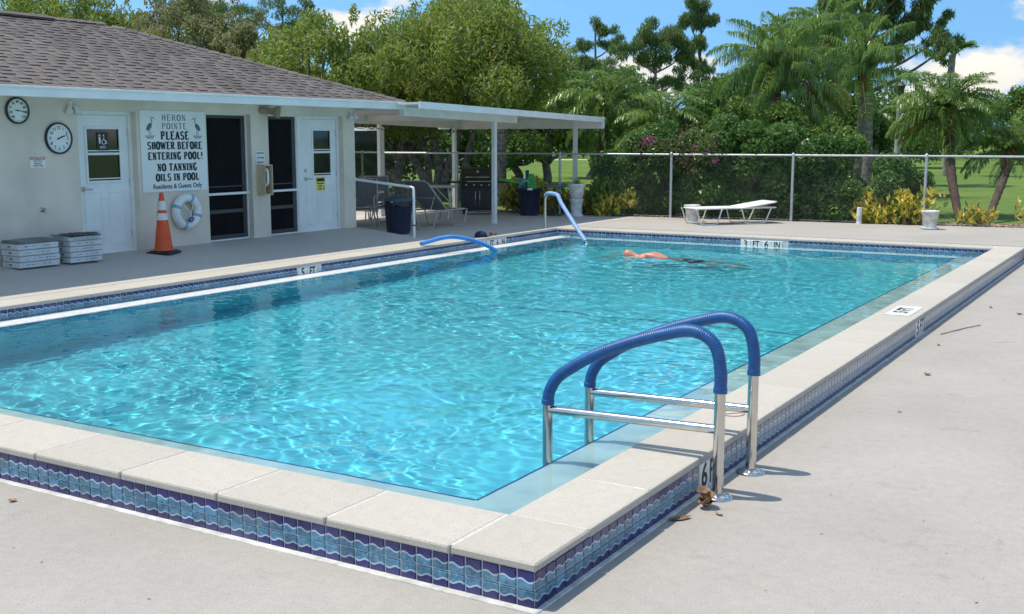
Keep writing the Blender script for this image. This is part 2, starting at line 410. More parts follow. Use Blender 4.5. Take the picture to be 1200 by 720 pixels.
tag(sheet('lawn', [(-900, 22, 900, 1500), (-900, -300, -24, 22), (24, -300, 900, 22), (-24, -300, 24, -14)], -0.03, M['lawn']),
    'mown green lawn stretching from the fence to the trees', kind='structure')
tag(sheet('lower_deck', [(-24, -14, 24, OY0 + 0.03), (OX1 - 0.03, OY0 + 0.03, 24, OY1)], LOW, M['deck']), 'pale concrete deck around the raised pool edge', kind='structure')
mb = MB()
mb.box((-24, 16.6, -0.4), (OX0, OY1, -0.001)); mb.prism([(-24, OY1), (24, OY1), (24, FENCE(24) + .06), (-24, FENCE(-24) + .06)], -0.4, -0.001, axis='z')
tag(mb.build('patio_deck', M['walk']), 'concrete deck under the patio cover and along the fence', kind='structure')
mb = MB(); mb.add([(-11.0, OY1 + .002, .003), (24, OY1 + .002, .003), (24, FENCE(24) + .062, .003), (-11.0, FENCE(-11) + .062, .003)], [(0, 1, 2, 3)])
tag(mb.build('far_deck', M['deck']), 'sunlit pale concrete deck at the far end of the pool', kind='structure')
mb = MB()
mb.prism([(-13.6, -0.35), (OX0, -0.35), (OX0, 0.0), (-13.3, 0.17), (-13.6, 0.17)], 4.06, 16.6)
tag(mb.build('walkway', M['walk']), 'grey concrete walkway sloping down from the doors to the pool', kind='structure')
M['mulch'] = mat('bark mulch', (0.20, 0.12, 0.085), 0.95, 0.55, 14, bump=1.0, bscale=30, col2=(0.42, 0.31, 0.24))
mb = MB(); mb.add([(-24, FENCE(-24) + .05, -.012), (24, FENCE(24) + .05, -.012), (24, FENCE(24) + 1.1, -.012), (-24, FENCE(-24) + 1.5, -.012)], [(0, 1, 2, 3)])
tag(mb.build('mulch_bed', M['mulch']), 'reddish mulch bed along the fence', kind='structure')
rng = np.random.default_rng(5)
n = 2600
xx = rng.uniform(-20, 2, n); c = np.stack([xx, FENCE(xx) + rng.uniform(.1, 1.2, n), np.full(n, 0.004)], 1)
a = rng.uniform(0, 6.28, n); l = rng.uniform(0.02, 0.06, n); w = rng.uniform(0.012, 0.03, n)
u = np.stack([np.cos(a) * l, np.sin(a) * l, rng.uniform(-.012, .012, n)], 1); v = np.stack([-np.sin(a) * w, np.cos(a) * w, rng.uniform(-.01, .02, n)], 1)
M['chip'] = mat('mulch chips', (0.30, 0.19, 0.13), 0.95, 0.5, 9, rnd=0.5)
tag(link('mulch_chips', np_mesh('mulch_chips', np.stack([c - u, c + v, c + u, c - v], 1).reshape(-1, 3), np.arange(4 * n).reshape(-1, 4), M['chip'])),
    'loose bark chips scattered over the bed by the fence', kind='stuff')

# ------------------------------------------------------------------ swimming pool
pool = empty('swimming_pool', (-6.9, 12.4, 0), label='large rectangular pool with pale coping and blue wave tiles', cat='pool')
PO = Vector((-6.9, 12.4, 0))
def pchild(name, mb, mats, parent=pool):
    o = mb.build(name, mats); o.parent = parent; o.location = -PO if parent is pool else (0, 0, 0); return o
A0, A1, B0, B1 = -10.72, PX1 - 0.53, PY0 + 0.53, PY1 - 0.36
ZL = -0.195
def floor_z(y):
    t = (y - B0) / (B1 - B0); return -2.0 + t * 0.8
mb = MB()
ys = np.linspace(B0, B1, 12)
for i in range(11):
    mb.add([(A0, ys[i], floor_z(ys[i])), (A1, ys[i], floor_z(ys[i])), (A1, ys[i + 1], floor_z(ys[i + 1])), (A0, ys[i + 1], floor_z(ys[i + 1]))], [(0, 1, 2, 3)])
zt = ZL - 0.06
mb.add([(A0, B0, zt), (A1, B0, zt), (A1, B0, -2), (A0, B0, -2)], [(0, 1, 2, 3)]).add([(A0, B1, zt), (A1, B1, zt), (A1, B1, floor_z(B1)), (A0, B1, floor_z(B1))], [(0, 1, 2, 3)])
mb.add([(A0, B0, zt), (A0, B1, zt), (A0, B1, floor_z(B1)), (A0, B0, -2)], [(0, 1, 2, 3)]).add([(A1, B0, zt), (A1, B1, zt), (A1, B1, floor_z(B1)), (A1, B0, -2)], [(0, 1, 2, 3)])
basin = pchild('basin', mb, M['plaster'])
mb = MB()
for x0, y0, x1, y1 in ((A1, PY0, PX1, PY1), (PX0, PY0, A1, B0)):
    mb.add([(x0, y0, ZL), (x1, y0, ZL), (x1, y1, ZL), (x0, y1, ZL)], [(0, 1, 2, 3)])
ledge = pchild('ledge', mb, M['ledge'])
mb = MB(); mb.box((PX0, B0, -.3), (A0 - .012, PY1, -.157), bev=.006).box((A0 - .012, B1 + .012, -.3), (A1, PY1, -.182), bev=.006)
ledge2 = pchild('gutter_lip', mb, M['marker'])
mb = MB()      # navy trim tile on the lip of the ledge
e = 0.004
mb.box((A0 - .0115, B0 - e, zt), (A0 + e, B1 + e, ZL + .003)).box((A1 - e, B0 - e, zt), (A1 + .012, B1 + e, ZL + .003))
mb.box((A0 + e, B0 - .012, zt), (A1 - e, B0 + e, ZL + .003)).box((A0 + e, B1 - e, zt), (A1 - e, B1 + .0115, ZL + .003))
trim = pchild('trim_line', mb, M['linetile'])
M['floorline'] = mat('blue floor line', (0.04, 0.20, 0.30), 0.6, 0.3, 9)
mb = MB(); yl = 12.7
mb.add([(A0 + .02, yl, floor_z(yl) + .004), (A1 - .02, yl, floor_z(yl) + .004), (A1 - .02, yl + .07, floor_z(yl + .07) + .004), (A0 + .02, yl + .07, floor_z(yl + .07) + .004)], [(0, 1, 2, 3)])
fline = pchild('floor_line', mb, M['floorline'])
for o in (basin, ledge, ledge2, trim, fline): o.cycles.is_caustics_receiver = True
# wall core (the mortar that shows in the joints)
mb = MB(); c = 0.02
mb.box((OX0 + c, OY0 + c, -0.4), (OX1 - c, PY0 - 0.012, -0.0035)).box((OX0 + c, PY1 + 0.012, -0.4), (OX1 - c, OY1 - c, -0.0035))
mb.box((OX0 + c, PY0 - 0.012, -0.4), (PX0 - 0.012, PY1 + 0.012, -0.0035)).box((PX1 + 0.012, PY0 - 0.012, -0.4), (OX1 - c, PY1 + 0.012, -0.0035))
pchild('wall_core', mb, M['mortar'])
mb = MB()
mb.box((OX0, OY0 + .012, -0.24), (OX1 - .013, OY0 + c, -0.036)).box((OX1 - c, OY0 + .012, -0.24), (OX1 - .012, OY1, -0.036))
mb.box((PX0 - .012, PY0 - .012, -0.24), (PX0 - .004, PY1 + .012, -0.036)).box((PX1 + .004, PY0 - .012, -0.24), (PX1 + .012, PY1 + .012, -0.036))
mb.box((PX0 - .004, PY1 + .004, -0.24), (PX1 + .004, PY1 + .012, -0.036)).box((PX0 - .004, PY0 - .012, -0.24), (PX1 + .004, PY0 - .004, -0.036))
pchild('grout_bed', mb, M['grout'])
mb = MB()
mb.box((OX0, OY0 - .035, LOW - .02), (OX1 + .02, OY0 + .012, LOW + .008), bev=.004).box((OX1 - .012, OY0 - .03, LOW - .02), (OX1 + .022, OY1, LOW + .006), bev=.003)
pchild('sealant_strip', mb, M['mortar'])

# coping stones, each a block of its own with worn rounded edges
def stone(L, W, name='coping_stone'):
    """block L long (x), W deep (y, outer edge at 0), top at z = 0"""
    prof = [(0.004, -0.042), (0.0, -0.036), (0.0, -0.012), (0.004, -0.003), (0.014, 0.0), (W - 0.02, 0.0), (W - 0.006, -0.005), (W, -0.018), (W, -0.034), (W - 0.006, -0.042)]
    g = 0.0055; k = len(prof); mb = MB()
    cap = lambda x, i: [(x, p[0] + (0.006 if j < 5 else -0.006) * i, p[1] - 0.005 * i) for j, p in enumerate(prof)]
    v = cap(g, 1) + cap(g + .007, 0) + cap(L - g - .007, 0) + cap(L - g, 1)
    f = [(r * k + j, r * k + (j + 1) % k, (r + 1) * k + (j + 1) % k, (r + 1) * k + j) for r in range(3) for j in range(k)] + [tuple(reversed(range(k))), tuple(range(3 * k, 4 * k))]
    mb.add(v, f); return mb.mesh(name, M['coping'])
rs = random.Random(4)
def lay(n, L, mesh, origin, ang, step):
    for i in range(n):
        o = link('coping_stone', mesh, pool)
        o.location = Vector(origin) + Vector(step) * (L * i) - PO + Vector((0, 0, rs.uniform(-.0008, .0008)))
        o.rotation_euler = (rs.uniform(-.0006, .0006), rs.uniform(-.0006, .0006), ang + rs.uniform(-.0015, .0015))
WN = PY0 - OY0; WR = OX1 - PX1; WLf = PX0 - OX0
nn = 12; Ln = (PX1 - OX0 + 0.02) / nn
lay(nn, Ln, stone(Ln, WN), (OX0 - 0.02, OY0, 0), 0, (1, 0, 0))
# corner block
mb = MB(); mb.box((0.004, 0, -0.042), (WR, WN, 0), bev=0.009)
o = mb.build('coping_stone', M['coping'], pool); o.location = Vector((PX1, OY0, 0)) - PO
nr = 23; Lr = (OY1 - PY0) / nr
lay(nr, Lr, stone(Lr, WR), (OX1, PY0, 0), PI / 2, (0, 1, 0))
lay(nr, Lr, stone(Lr, WLf), (OX0, OY1, 0), -PI / 2, (0, -1, 0))
nf = 12; Lf = (PX1 - PX0) / nf
lay(nf, Lf, stone(Lf, OY1 - PY1), (PX1, OY1, 0), PI, (-1, 0, 0))

# tiles
PITCH, TS = 0.0905, 0.0842
def tile_arrays():
    s, d, b = TS, 0.007, 0.004
    v = np.array([(0, 0, 0), (s, 0, 0), (s, 0, s), (0, 0, s), (b, -d, b), (s - b, -d, b), (s - b, -d, s - b), (b, -d, s - b)], float)
    f = np.array([(4, 5, 6, 7), (0, 1, 5, 4), (1, 2, 6, 5), (2, 3, 7, 6), (3, 0, 4, 7)])
    return v, f
TV, TF = tile_arrays()
def tile_mesh(flip, name='tile', places=None):
    """one tile, or many when places (matrix, flip) are given"""
    if places is None: places = [(Matrix.Identity(4), flip)]
    V, F, U = [], [], []
    for i, (mx, fl) in enumerate(places):
        A = np.array(mx)
        V.append(TV @ A[:3, :3].T + A[:3, 3]); F.append(TF + 8 * i)
        uv = TV[:, (0, 2)] / TS
        if fl: uv = np.stack([uv[:, 0], 1 - uv[:, 1]], 1)
        U.append(uv[TF.ravel()])
    d = np_mesh(name, np.concatenate(V), np.concatenate(F), M['tile'])
    ul = d.uv_layers.new(name='UVMap'); ul.data.foreach_set('uv', np.concatenate(U).astype(np.float32).ravel()); return d
ZT = (-0.0425 - TS, -0.0425 - 2 * TS - 0.0045)       # bottoms of the upper and lower course
spots = []       # (matrix, flip, apparent size)
CAM = Vector((0, 0, 1.83))
def run(p0, step, n, ang, weight, skip=()):
    nor = Vector((math.sin(ang), -math.cos(ang), 0))
    for i in range(n):
        q = Vector(p0) + Vector(step) * (PITCH * i)
        if any(a <= (q.x if abs(step[0]) > .5 else q.y) <= b for a, b in skip): continue
        for r in (0, 1):
            z = ZT[r]; mx = Matrix.Translation((q.x, q.y, z)) @ Matrix.Rotation(ang, 4, 'Z')
            d = CAM - Vector((q.x, q.y, z)); spots.append((mx, r == 1, weight * max(0, d.normalized().dot(nor)) ** .5 / d.length))
SIX = (5.97, 6.30); FIVE_OUT = (11.9, 12.35)
run((-2.322 - 100 * PITCH - .086, OY0 + .012, 0), (1, 0, 0), 101, 0, 1)
run((OX1 - .012, OY0 + .014, 0), (0, 1, 0), int((OY1 - OY0) / PITCH), PI / 2, 1, (SIX, FIVE_OUT))
FIVE = (12.36, 12.86); FOUR = (17.36, 18.26); THREE = (-7.2, -6.28)
run((PX0 - .004, PY0 + .02, 0), (0, 1, 0), int((PY1 - PY0) / PITCH), PI / 2, .9, (FIVE, FOUR))
run((PX0 + .02, PY1 + .004, 0), (1, 0, 0), int((PX1 - PX0) / PITCH), 0, .8, (THREE,))
run((PX1 + .004, PY1 - .02, 0), (0, -1, 0), int((PY1 - PY0) / PITCH), -PI / 2, 0)
run((PX1 - .02, PY0 - .004, 0), (-1, 0, 0), int((PX1 - PX0) / PITCH), PI, 0)
spots.sort(key=lambda s: -s[2])
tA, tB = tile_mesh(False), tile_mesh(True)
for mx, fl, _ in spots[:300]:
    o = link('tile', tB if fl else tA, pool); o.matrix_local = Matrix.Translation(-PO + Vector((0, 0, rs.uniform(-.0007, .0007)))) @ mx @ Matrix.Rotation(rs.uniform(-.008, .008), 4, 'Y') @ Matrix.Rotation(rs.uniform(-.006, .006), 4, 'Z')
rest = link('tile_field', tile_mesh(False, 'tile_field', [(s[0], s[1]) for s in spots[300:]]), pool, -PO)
rest['kind'] = 'stuff'
for o in (rest,): o.cycles.is_caustics_receiver = True

def marker(chars, origin, ang, h, w, hide=()):
    """a row of white marker tiles, one character group on each"""
    for i, ch in enumerate(chars):
        mb = MB(); mb.box((0, -.009, 0), (w - .006, 0, h), bev=.002)
        t = mb.build('depth_marker', M['marker'], pool)
        t.location = Vector(origin) + Vector((math.cos(ang), math.sin(ang), 0)) * (w * i) - PO; t.rotation_euler = (0, 0, ang)
        if ch.strip(): text(ch, h * 1.2, M['text'], t, (w / 2 - .003, -.0098, h * .5), (PI / 2, 0, 0), bold=.02, sx=.95 if len(ch) == 1 else .74)
zb = -0.0425 - 2 * TS - .003
marker(['6', 'FT'], (OX1 - .012, 5.98, zb), PI / 2, .168, .16)
marker(['5', 'FT'], (OX1 - .012, 11.96, zb), PI / 2, .168, .18)
marker(['5', 'FT'], (PX0 - .004, 12.40, -.20), PI / 2, .14, .21)
marker(['4', 'FT', '6', 'IN'], (PX0 - .004, 17.42, -.20), PI / 2, .14, .205)
marker(['3', 'FT', '6', 'IN'], (-7.14, PY1 + .004, -.205), 0, .14, .2)
# flat marker and no-diving sign on the right coping
mb = MB(); mb.box((-.13, -.36, 0), (.13, .36, .003), bev=.001)
t = mb.build('depth_marker', M['marker'], pool, Vector((-2.52, 12.35, .002)) - PO)
text('5 FT', .2, M['text'], t, (0, 0, .0042), (0, 0, PI / 2), bold=.03)
M['fadedred'] = mat('faded red paint', (0.45, 0.22, 0.22), 0.8, 0.2, 30)
mb = MB(); mb.lathe([(.085, 0), (.085, .0012), (.072, .0012), (.072, 0)], 32); mb.box((-.075, -.007, 0), (.075, .007, .001), M=Matrix.Rotation(.8, 4, 'Z'))
mb.build('no_diving_mark', M['fadedred'], pool, Vector((-2.52, 7.08, .0025)) - PO)

# ------------------------------------------------------------------ water: real ripples, clear and refracting
WZ = -0.165
def water_mesh():
    S = 0.0165
    nx, ny = int((PX1 - PX0 + .012) / S), int((PY1 - PY0 + .012) / S)
    X, Y = np.meshgrid(np.linspace(PX0 - .006, PX1 + .006, nx), np.linspace(PY0 - .006, PY1 + .006, ny), indexing='ij')
    r = np.random.default_rng(11); Z = np.zeros_like(X)
    wx = X + .10 * np.sin(1.7 * Y + .6) + .07 * np.sin(2.9 * X - 1.1 * Y); wy = Y + .10 * np.sin(1.4 * X + 2) + .07 * np.sin(3.1 * Y + 1.3 * X)
    for i in range(72):
        lam = 0.12 * (9 ** r.uniform(0, 1)); th = r.normal(0.9, 1.0); ph = r.uniform(0, 6.28)
        Z += WAVE * (.6 if lam > .5 else 1) * lam ** 0.95 * np.sin(2 * PI / lam * (wx * math.cos(th) + wy * math.sin(th)) + ph)
    for i in range(26):
        lam = r.uniform(.075, .14); th = r.normal(0.9, 1.1); ph = r.uniform(0, 6.28)
        Z += WAVE * .55 * lam * np.sin(2 * PI / lam * (wx * math.cos(th) + wy * math.sin(th)) + ph)
    gust = .75 + .3 * np.sin(.9 * X + .5 * Y) * np.sin(.6 * Y - .3 * X + 1)
    Z *= gust
    d = np.hypot(X + 7.6, Y - 17.5); Z += .012 * np.sin(2 * PI * d / .38) * np.exp(-d / 1.1) * np.clip(d / .5, 0, 1)
    e = np.minimum.reduce([X - PX0, PX1 - X, Y - PY0, PY1 - Y]); inl = np.clip((np.minimum.reduce([X - A0, A1 - X, Y - B0, B1 - Y])) / .5, 0, 1)
    Z *= .45 + .55 * inl
    idx = np.arange(nx * ny).reshape(nx, ny)
    f = np.stack([idx[:-1, :-1], idx[1:, :-1], idx[1:, 1:], idx[:-1, 1:]], -1).reshape(-1, 4)
    return np.stack([X, Y, Z + WZ], -1).reshape(-1, 3), f
WAVE = 0.00105
m = bpy.data.materials.new('clear pool water'); m.use_nodes = True
N = m.node_tree.nodes; N.clear()
go = N.new('ShaderNodeOutputMaterial'); gl = N.new('ShaderNodeBsdfGlass')
gl.inputs['Color'].default_value = (0.84, 0.985, 1.0, 1); gl.inputs['Roughness'].default_value = 0.0; gl.inputs['IOR'].default_value = 1.33
m.node_tree.links.new(gl.outputs[0], go.inputs[0]); M['water'] = m
v, f = water_mesh()
water = link('pool_water', np_mesh('pool_water', v, f, m, True))
tag(water, 'rippling clear turquoise water filling the pool', kind='structure')
water.cycles.is_caustics_caster = True
# ------------------------------------------------------------------ pool house
XW = -13.3; WB = 0.17
house = empty('pool_house', (-16.5, 10, 0), label='low beige stucco pool house with brown shingle hip roof', cat='building')
HO = Vector((-16.5, 10, 0))
def hchild(name, mb, mats, parent=house):
    o = mb.build(name, mats); o.parent = parent; o.location = -HO if parent is house else (0, 0, 0); return o
D1 = (10.5, 11.52); D2 = (12.9, 13.88); D3 = (14.29, 16.24); HEAD = 2.2; TOP = 2.40; YE = 16.57
mb = MB(); T = 0.24
for a, b in ((0.0, D1[0]), (D1[1], D2[0]), (D2[1], D3[0]), (D3[1], YE)):
    mb.box((XW - T, a, -0.2), (XW, b, HEAD))
mb.box((XW - T, 0.0, HEAD), (XW, YE, TOP))
mb.box((-20.0, YE - T, -0.2), (XW - T, YE, TOP)).box((-20.0, 0.0, -0.2), (-19.76, YE - T, TOP)).box((-19.76, 0.0, -0.2), (XW - T, T, TOP))
hchild('wall', mb, M['stucco'])
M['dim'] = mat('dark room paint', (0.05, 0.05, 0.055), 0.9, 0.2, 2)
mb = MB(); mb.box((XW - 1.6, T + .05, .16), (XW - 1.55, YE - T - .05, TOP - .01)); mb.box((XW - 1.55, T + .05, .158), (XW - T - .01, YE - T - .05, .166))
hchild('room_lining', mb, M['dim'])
# roof planes
EX, RX, EY, RY, EZ, RZ = -12.59, -16.29, 17.19, 13.49, 2.46, 3.75
BX = RX - (EX - RX)
M['felt'] = mat('roof felt', (0.10, 0.085, 0.08), 0.95, 0.2, 10)
M['shingle'] = mat('brown asphalt shingle', (0.125, 0.107, 0.099), 0.95, 0.25, 2.2, bump=0.6, bscale=120, rnd=0.10)
mb = MB()
mb.add([(EX, -1, EZ), (EX, EY, EZ), (RX, RY, RZ), (RX, -1, RZ), (BX, -1, EZ), (BX, EY, EZ)], [(0, 1, 2, 3), (1, 5, 2), (5, 4, 3, 2)])
mb.add([(EX, -1, EZ - .01), (EX, EY, EZ - .01), (BX, EY, EZ - .01), (BX, -1, EZ - .01)], [(0, 1, 2, 3)])
roof = hchild('roof', mb, M['felt'])
SL = math.hypot(EX - RX, RZ - EZ); TH = math.atan2(RZ - EZ, EX - RX)
down = Vector((math.cos(TH), 0, -math.sin(TH))); nor = Vector((math.sin(TH), 0, math.cos(TH)))
EXP, TW = 0.165, 0.30
def tab(w, th=.008, L=.185):
    mb = MB(); mb.add([(0, 0, .003), (w, 0, .003), (w, -L, th + .004), (0, -L, th + .004), (0, -L, .001), (w, -L, .001)], [(0, 1, 2, 3), (3, 2, 5, 4)]); mb.add([(0, 0, .003), (0, -L, th + .004), (0, -L, .001)], [(0, 1, 2)]); mb.add([(w, 0, .003), (w, -L, .001), (w, -L, th + .004)], [(0, 1, 2)]); return mb
tabs = []
rr = random.Random(8); alt = False
nrow = int(SL / EXP)
for r in range(nrow + 1):
    s0 = r * EXP                                   # distance up the slope of the tab's lower edge
    y = 7.6 + (r % 3) * .11 + rr.uniform(0, .05)
    while True:
        w = rr.choice((.13, .16, .19)); alt = not alt; yend = EY - (s0 + EXP * .5) * math.cos(TH)
        if y + w > yend:
            w = yend - y
            if w > .04: tabs.append((y, w, s0, .004))
            break
        tabs.append((y, w, s0, (rr.choice((.011, .013, .015)) if alt else .003))); y += w
tabs.sort(key=lambda t: Vector((EX - t[2] * math.cos(TH), t[0], 2.8)).length)
fr = Matrix((( 0, -down.x, nor.x, 0), (1, 0, 0, 0), (0, -down.z, nor.z, 0), (0, 0, 0, 1)))   # local x along eave, y up the slope, z out
cache = {}
def tab_matrix(t):
    p = Vector((EX, t[0], EZ)) - down * (t[2] + .185 - .02); return Matrix.Translation(p + nor * .002) @ fr
big = [t for t in tabs if 9.0 < t[0] < 16.8][:300]; bigset = set(big)
for t in big:
    key = (round(t[1], 2), t[3])
    if key not in cache: cache[key] = tab(key[0] - .004, key[1]).mesh('shingle', M['shingle'])
    o = link('shingle', cache[key], roof); o.matrix_local = tab_matrix(t)
mb = MB()
for t in tabs:
    if t in bigset: continue
    q = tab(t[1] - .004, t[3]); mx = tab_matrix(t); mb.add([mx @ Vector(p) for p in q.v], q.f)
o = link('shingle_courses', mb.mesh('shingle_courses', M['shingle']), roof); o['kind'] = 'stuff'
# hip and ridge caps
def caps(p, q, name):
    p, q = Vector(p), Vector(q); d = (q - p); n = int(d.length / .2); d.normalize(); s = d.cross(Vector((0, 0, 1))).normalized(); u = s.cross(d)
    mb = MB()
    for i in range(n):
        a = p + d * (.2 * i); b = a + d * .23
        A = [a + s * .11 - u * .035 + u * .012, a + u * .028, a - s * .11 - u * .035 + u * .012, b + s * .11 - u * .035, b + u * .012, b - s * .11 - u * .035]
        mb.add(A, [(0, 1, 4, 3), (1, 2, 5, 4), (0, 3, 4, 1)][:2])
    o = mb.build(name, M['shingle'], roof); return o
caps((EX, EY, EZ + .02), (RX, RY, RZ + .02), 'hip_cap'); caps((RX, RY, RZ + .02), (RX, 6, RZ + .02), 'ridge_cap'); caps((BX, EY, EZ + .02), (RX, RY, RZ + .02), 'hip_cap')
mb = MB(); mb.prism([(RX - .16, RZ - .02), (RX + .17, RZ - .03), (RX + .17, RZ - .0), (RX, RZ + .06), (RX - .17, RZ - .0)], 7, 12.4)
mb.build('ridge_vent', M['felt'], roof)
# eaves: fascia, gutter lip, soffit
mb = MB(); mb.box((EX - .03, -1, EZ - .125), (EX + .01, EY + .01, EZ + .012), bev=.004).box((EX + .01, -1, EZ - .02), (EX + .03, EY + .02, EZ + .01), bev=.003)
mb.box((BX, EY - .03, EZ - .125), (EX - .03, EY + .01, EZ + .008), bev=.004)
hchild('fascia', mb, M['alum'])
mb = MB(); mb.box((XW, -1, TOP - .02), (EX - .03, EY - .03, TOP)); mb.box((-20, YE, TOP - .02), (XW, EY - .03, TOP))
hchild('soffit', mb, M['white'])

# doors: the frame sits 12 cm back in its opening; local x runs along the wall, z up, y faces out
XD = XW - .12
M['doorwhite'] = mat('door paint', (0.80, 0.80, 0.79), 0.4, 0.05, 3)
M['brass'] = mat('worn nickel', (0.55, 0.52, 0.46), 0.3, 0.15, 20, metal=1.0)
def door_root(name, y, label):
    o = empty(name, Vector((XD, y, WB)) - HO, (0, 0, PI / 2), parent=house); o['label'] = label; return o
# local axes of the root: x -> +Y world, y -> -X world (into the room), z up; out towards the pool is -y
def panel_door(y0, y1, label, handle_left, win, sill=0.0):
    w = y1 - y0; h = HEAD - WB
    d = door_root('door', y0, label)
    mb = MB(); fw = .055
    mb.box((0, -.02, 0), (fw, .09, h), bev=.003).box((w - fw, -.02, 0), (w, .09, h), bev=.003).box((fw, -.02, h - fw), (w - fw, .09, h), bev=.003)
    mb.build('door_frame', M['white'], d)
    x0, x1, zt = fw + .004, w - fw - .004, h - fw - .004
    a, b, c, e = win                    # window in the leaf, as fractions
    wx0, wx1, wz0, wz1 = x0 + (x1 - x0) * a, x0 + (x1 - x0) * b, zt * c, zt * e
    mb = MB(); yf, yb = .012, .055
    mb.box((x0, yf, .012), (wx0, yb, zt)).box((wx1, yf, .012), (x1, yb, zt)).box((wx0, yf, .012), (wx1, yb, wz0)).box((wx0, yf, wz1), (wx1, yb, zt))
    leaf = mb.build('leaf', M['doorwhite'], d)
    mb = MB()
    pw = (x1 - x0) * .34
    for k in (0, 1):
        px0 = x0 + (x1 - x0) * (.1 + .46 * k)
        for za, zb in ((.12, wz0 - .16),):
            g = .018
            mb.box((px0, yf - .007, za), (px0 + pw, yf, za + g), bev=.004).box((px0, yf - .007, zb - g), (px0 + pw, yf, zb), bev=.004).box((px0, yf - .007, za + g), (px0 + g, yf, zb - g), bev=.004).box((px0 + pw - g, yf - .007, za + g), (px0 + pw, yf, zb - g), bev=.004)
    mb.build('moulding', M['doorwhite'], leaf)
    mb = MB(); g = .035; wm = wz0 + (wz1 - wz0) * .52
    mb.box((wx0 - g, yf - .018, wz0 - g), (wx0, yf + .02, wz1 + g), bev=.004).box((wx1, yf - .018, wz0 - g), (wx1 + g, yf + .02, wz1 + g), bev=.004)
    mb.box((wx0, yf - .018, wz0 - g), (wx1, yf + .02, wz0), bev=.004).box((wx0, yf - .018, wz1), (wx1, yf + .02, wz1 + g), bev=.004).box((wx0, yf - .014, wm - .018), (wx1, yf + .02, wm + .018), bev=.004)
    wf = mb.build('window', M['doorwhite'], d)
    for za, zb in ((wz0, wm - .018), (wm + .018, wz1)):
        mb = MB(); mb.box((wx0, yf + .012, za), (wx1, yf + .02, zb)); mb.build('pane', M['glass'], wf)
        mb = MB(); mb.box((wx0, yf + .002, za + .02), (wx1, yf + .01, za + .035)); mb.build('sash_rail', M['alum'], wf)
    hx = x0 + .075 if handle_left else x1 - .075; s = 1 if handle_left else -1
    mb = MB(); mb.lathe([(0, -.02), (.03, -.018), (.033, -.004), (.033, 0)], 16, c=(hx, yf, .93), axis='y'); mb.tube(smooth_path([(hx, yf - .02, .93), (hx, yf - .055, .93), (hx + s * .03, yf - .062, .932), (hx + s * .12, yf - .058, .925)], 4), .011, 8)
    mb.build('handle', M['brass'], d)
    for z in (.25, h * .5, h - .3):
        mb = MB(); hz = x1 if handle_left else x0
        mb.tube([(hz, yf - .006, z - .05), (hz, yf - .006, z + .05)], .009, 8); mb.build('hinge', M['brass'], d)
    mb = MB(); mb.box((0, -.05, -.02), (w, .1, .012), bev=.004); mb.build('threshold', M['alum'], d)
    return d, (x0, x1, yf, wx0, wx1, wz0, wz1, wm)
d1, g1 = panel_door(D1[0], D1[1], 'white door with the accessible restroom sign in its window', True, (.2, .82, .53, .9))
# accessible restroom sign on the upper pane
x0, x1, yf, wx0, wx1, wz0, wz1, wm = g1
sx, sz = (wx0 + wx1) / 2, (wm + wz1) / 2 + .0
sg = empty('restroom_sign', (sx, yf + .006, sz), parent=d1)
mb = MB(); mb.box((-.10, -.004, -.13), (.10, .004, .13), bev=.003); mb.build('plate', M['black'], sg)
mb = MB(); W = M['white']
mb.lathe([(0, -.006), (.016, -.006), (.016, -.0045)], 12, c=(-.05, 0, .085), axis='y')
mb.prism([(-.068, .06), (-.032, .06), (-.036, .0), (-.042, -.03), (-.058, -.03), (-.064, .0)], -.006, -.0045)
mb.lathe([(0, -.006), (.013, -.006), (.013, -.0045)], 12, c=(.02, 0, .085), axis='y')
mb.tube([(.02, -.006, .06), (.024, -.006, .015), (.055, -.006, .012), (.07, -.006, -.03)], .008, 6)
ring = [(.018 + .034 * math.cos(t), -.006, -.005 + .034 * math.sin(t)) for t in np.linspace(2.0, 6.6, 14)]
mb.tube(ring, .006, 6); mb.build('symbol', M['white'], sg)
mb = MB(); [mb.box((-.05 + .0, -.0055, -.075 - .02 * k), (.05, -.0045, -.068 - .02 * k)) for k in (0, 1)]; mb.build('small_print', M['white'], sg)

d4y0 = 15.2
d4, g4 = panel_door(d4y0, D3[1], 'plain white door with a deadbolt and yellow notice', True, (.32, .82, .50, .9))
x0, x1, yf, wx0, wx1, wz0, wz1, wm = g4
mb = MB(); mb.lathe([(0, -.028), (.02, -.026), (.03, -.008), (.03, 0)], 16, c=(x0 + .075, yf, 1.08), axis='y'); mb.build('deadbolt', M['brass'], d4)
M['yellow'] = mat('yellow notice', (0.78, 0.62, 0.03), 0.5, 0.06, 5)
nt_ = empty('notice', (wx0 + (wx1 - wx0) * .4, yf - .001, wz0 - .16), parent=d4)
mb = MB(); mb.box((-.12, -.003, -.12), (.12, 0, .12)); mb.build('plate', M['yellow'], nt_)
mb = MB(); mb.box((-.105, -.0045, .05), (.105, -.0032, .105)); mb.build('band', M['text'], nt_)
mb = MB()
for row, z in enumerate((.012, -.035, -.082)):
    x = -.09
    for wd in ((.05, .03, .06), (.03, .07, .04), (.06, .04, .05))[row]: mb.box((x, -.0042, z - .011), (x + wd, -.0032, z + .011)); x += wd + .014
mb.build('small_print', M['text'], nt_)

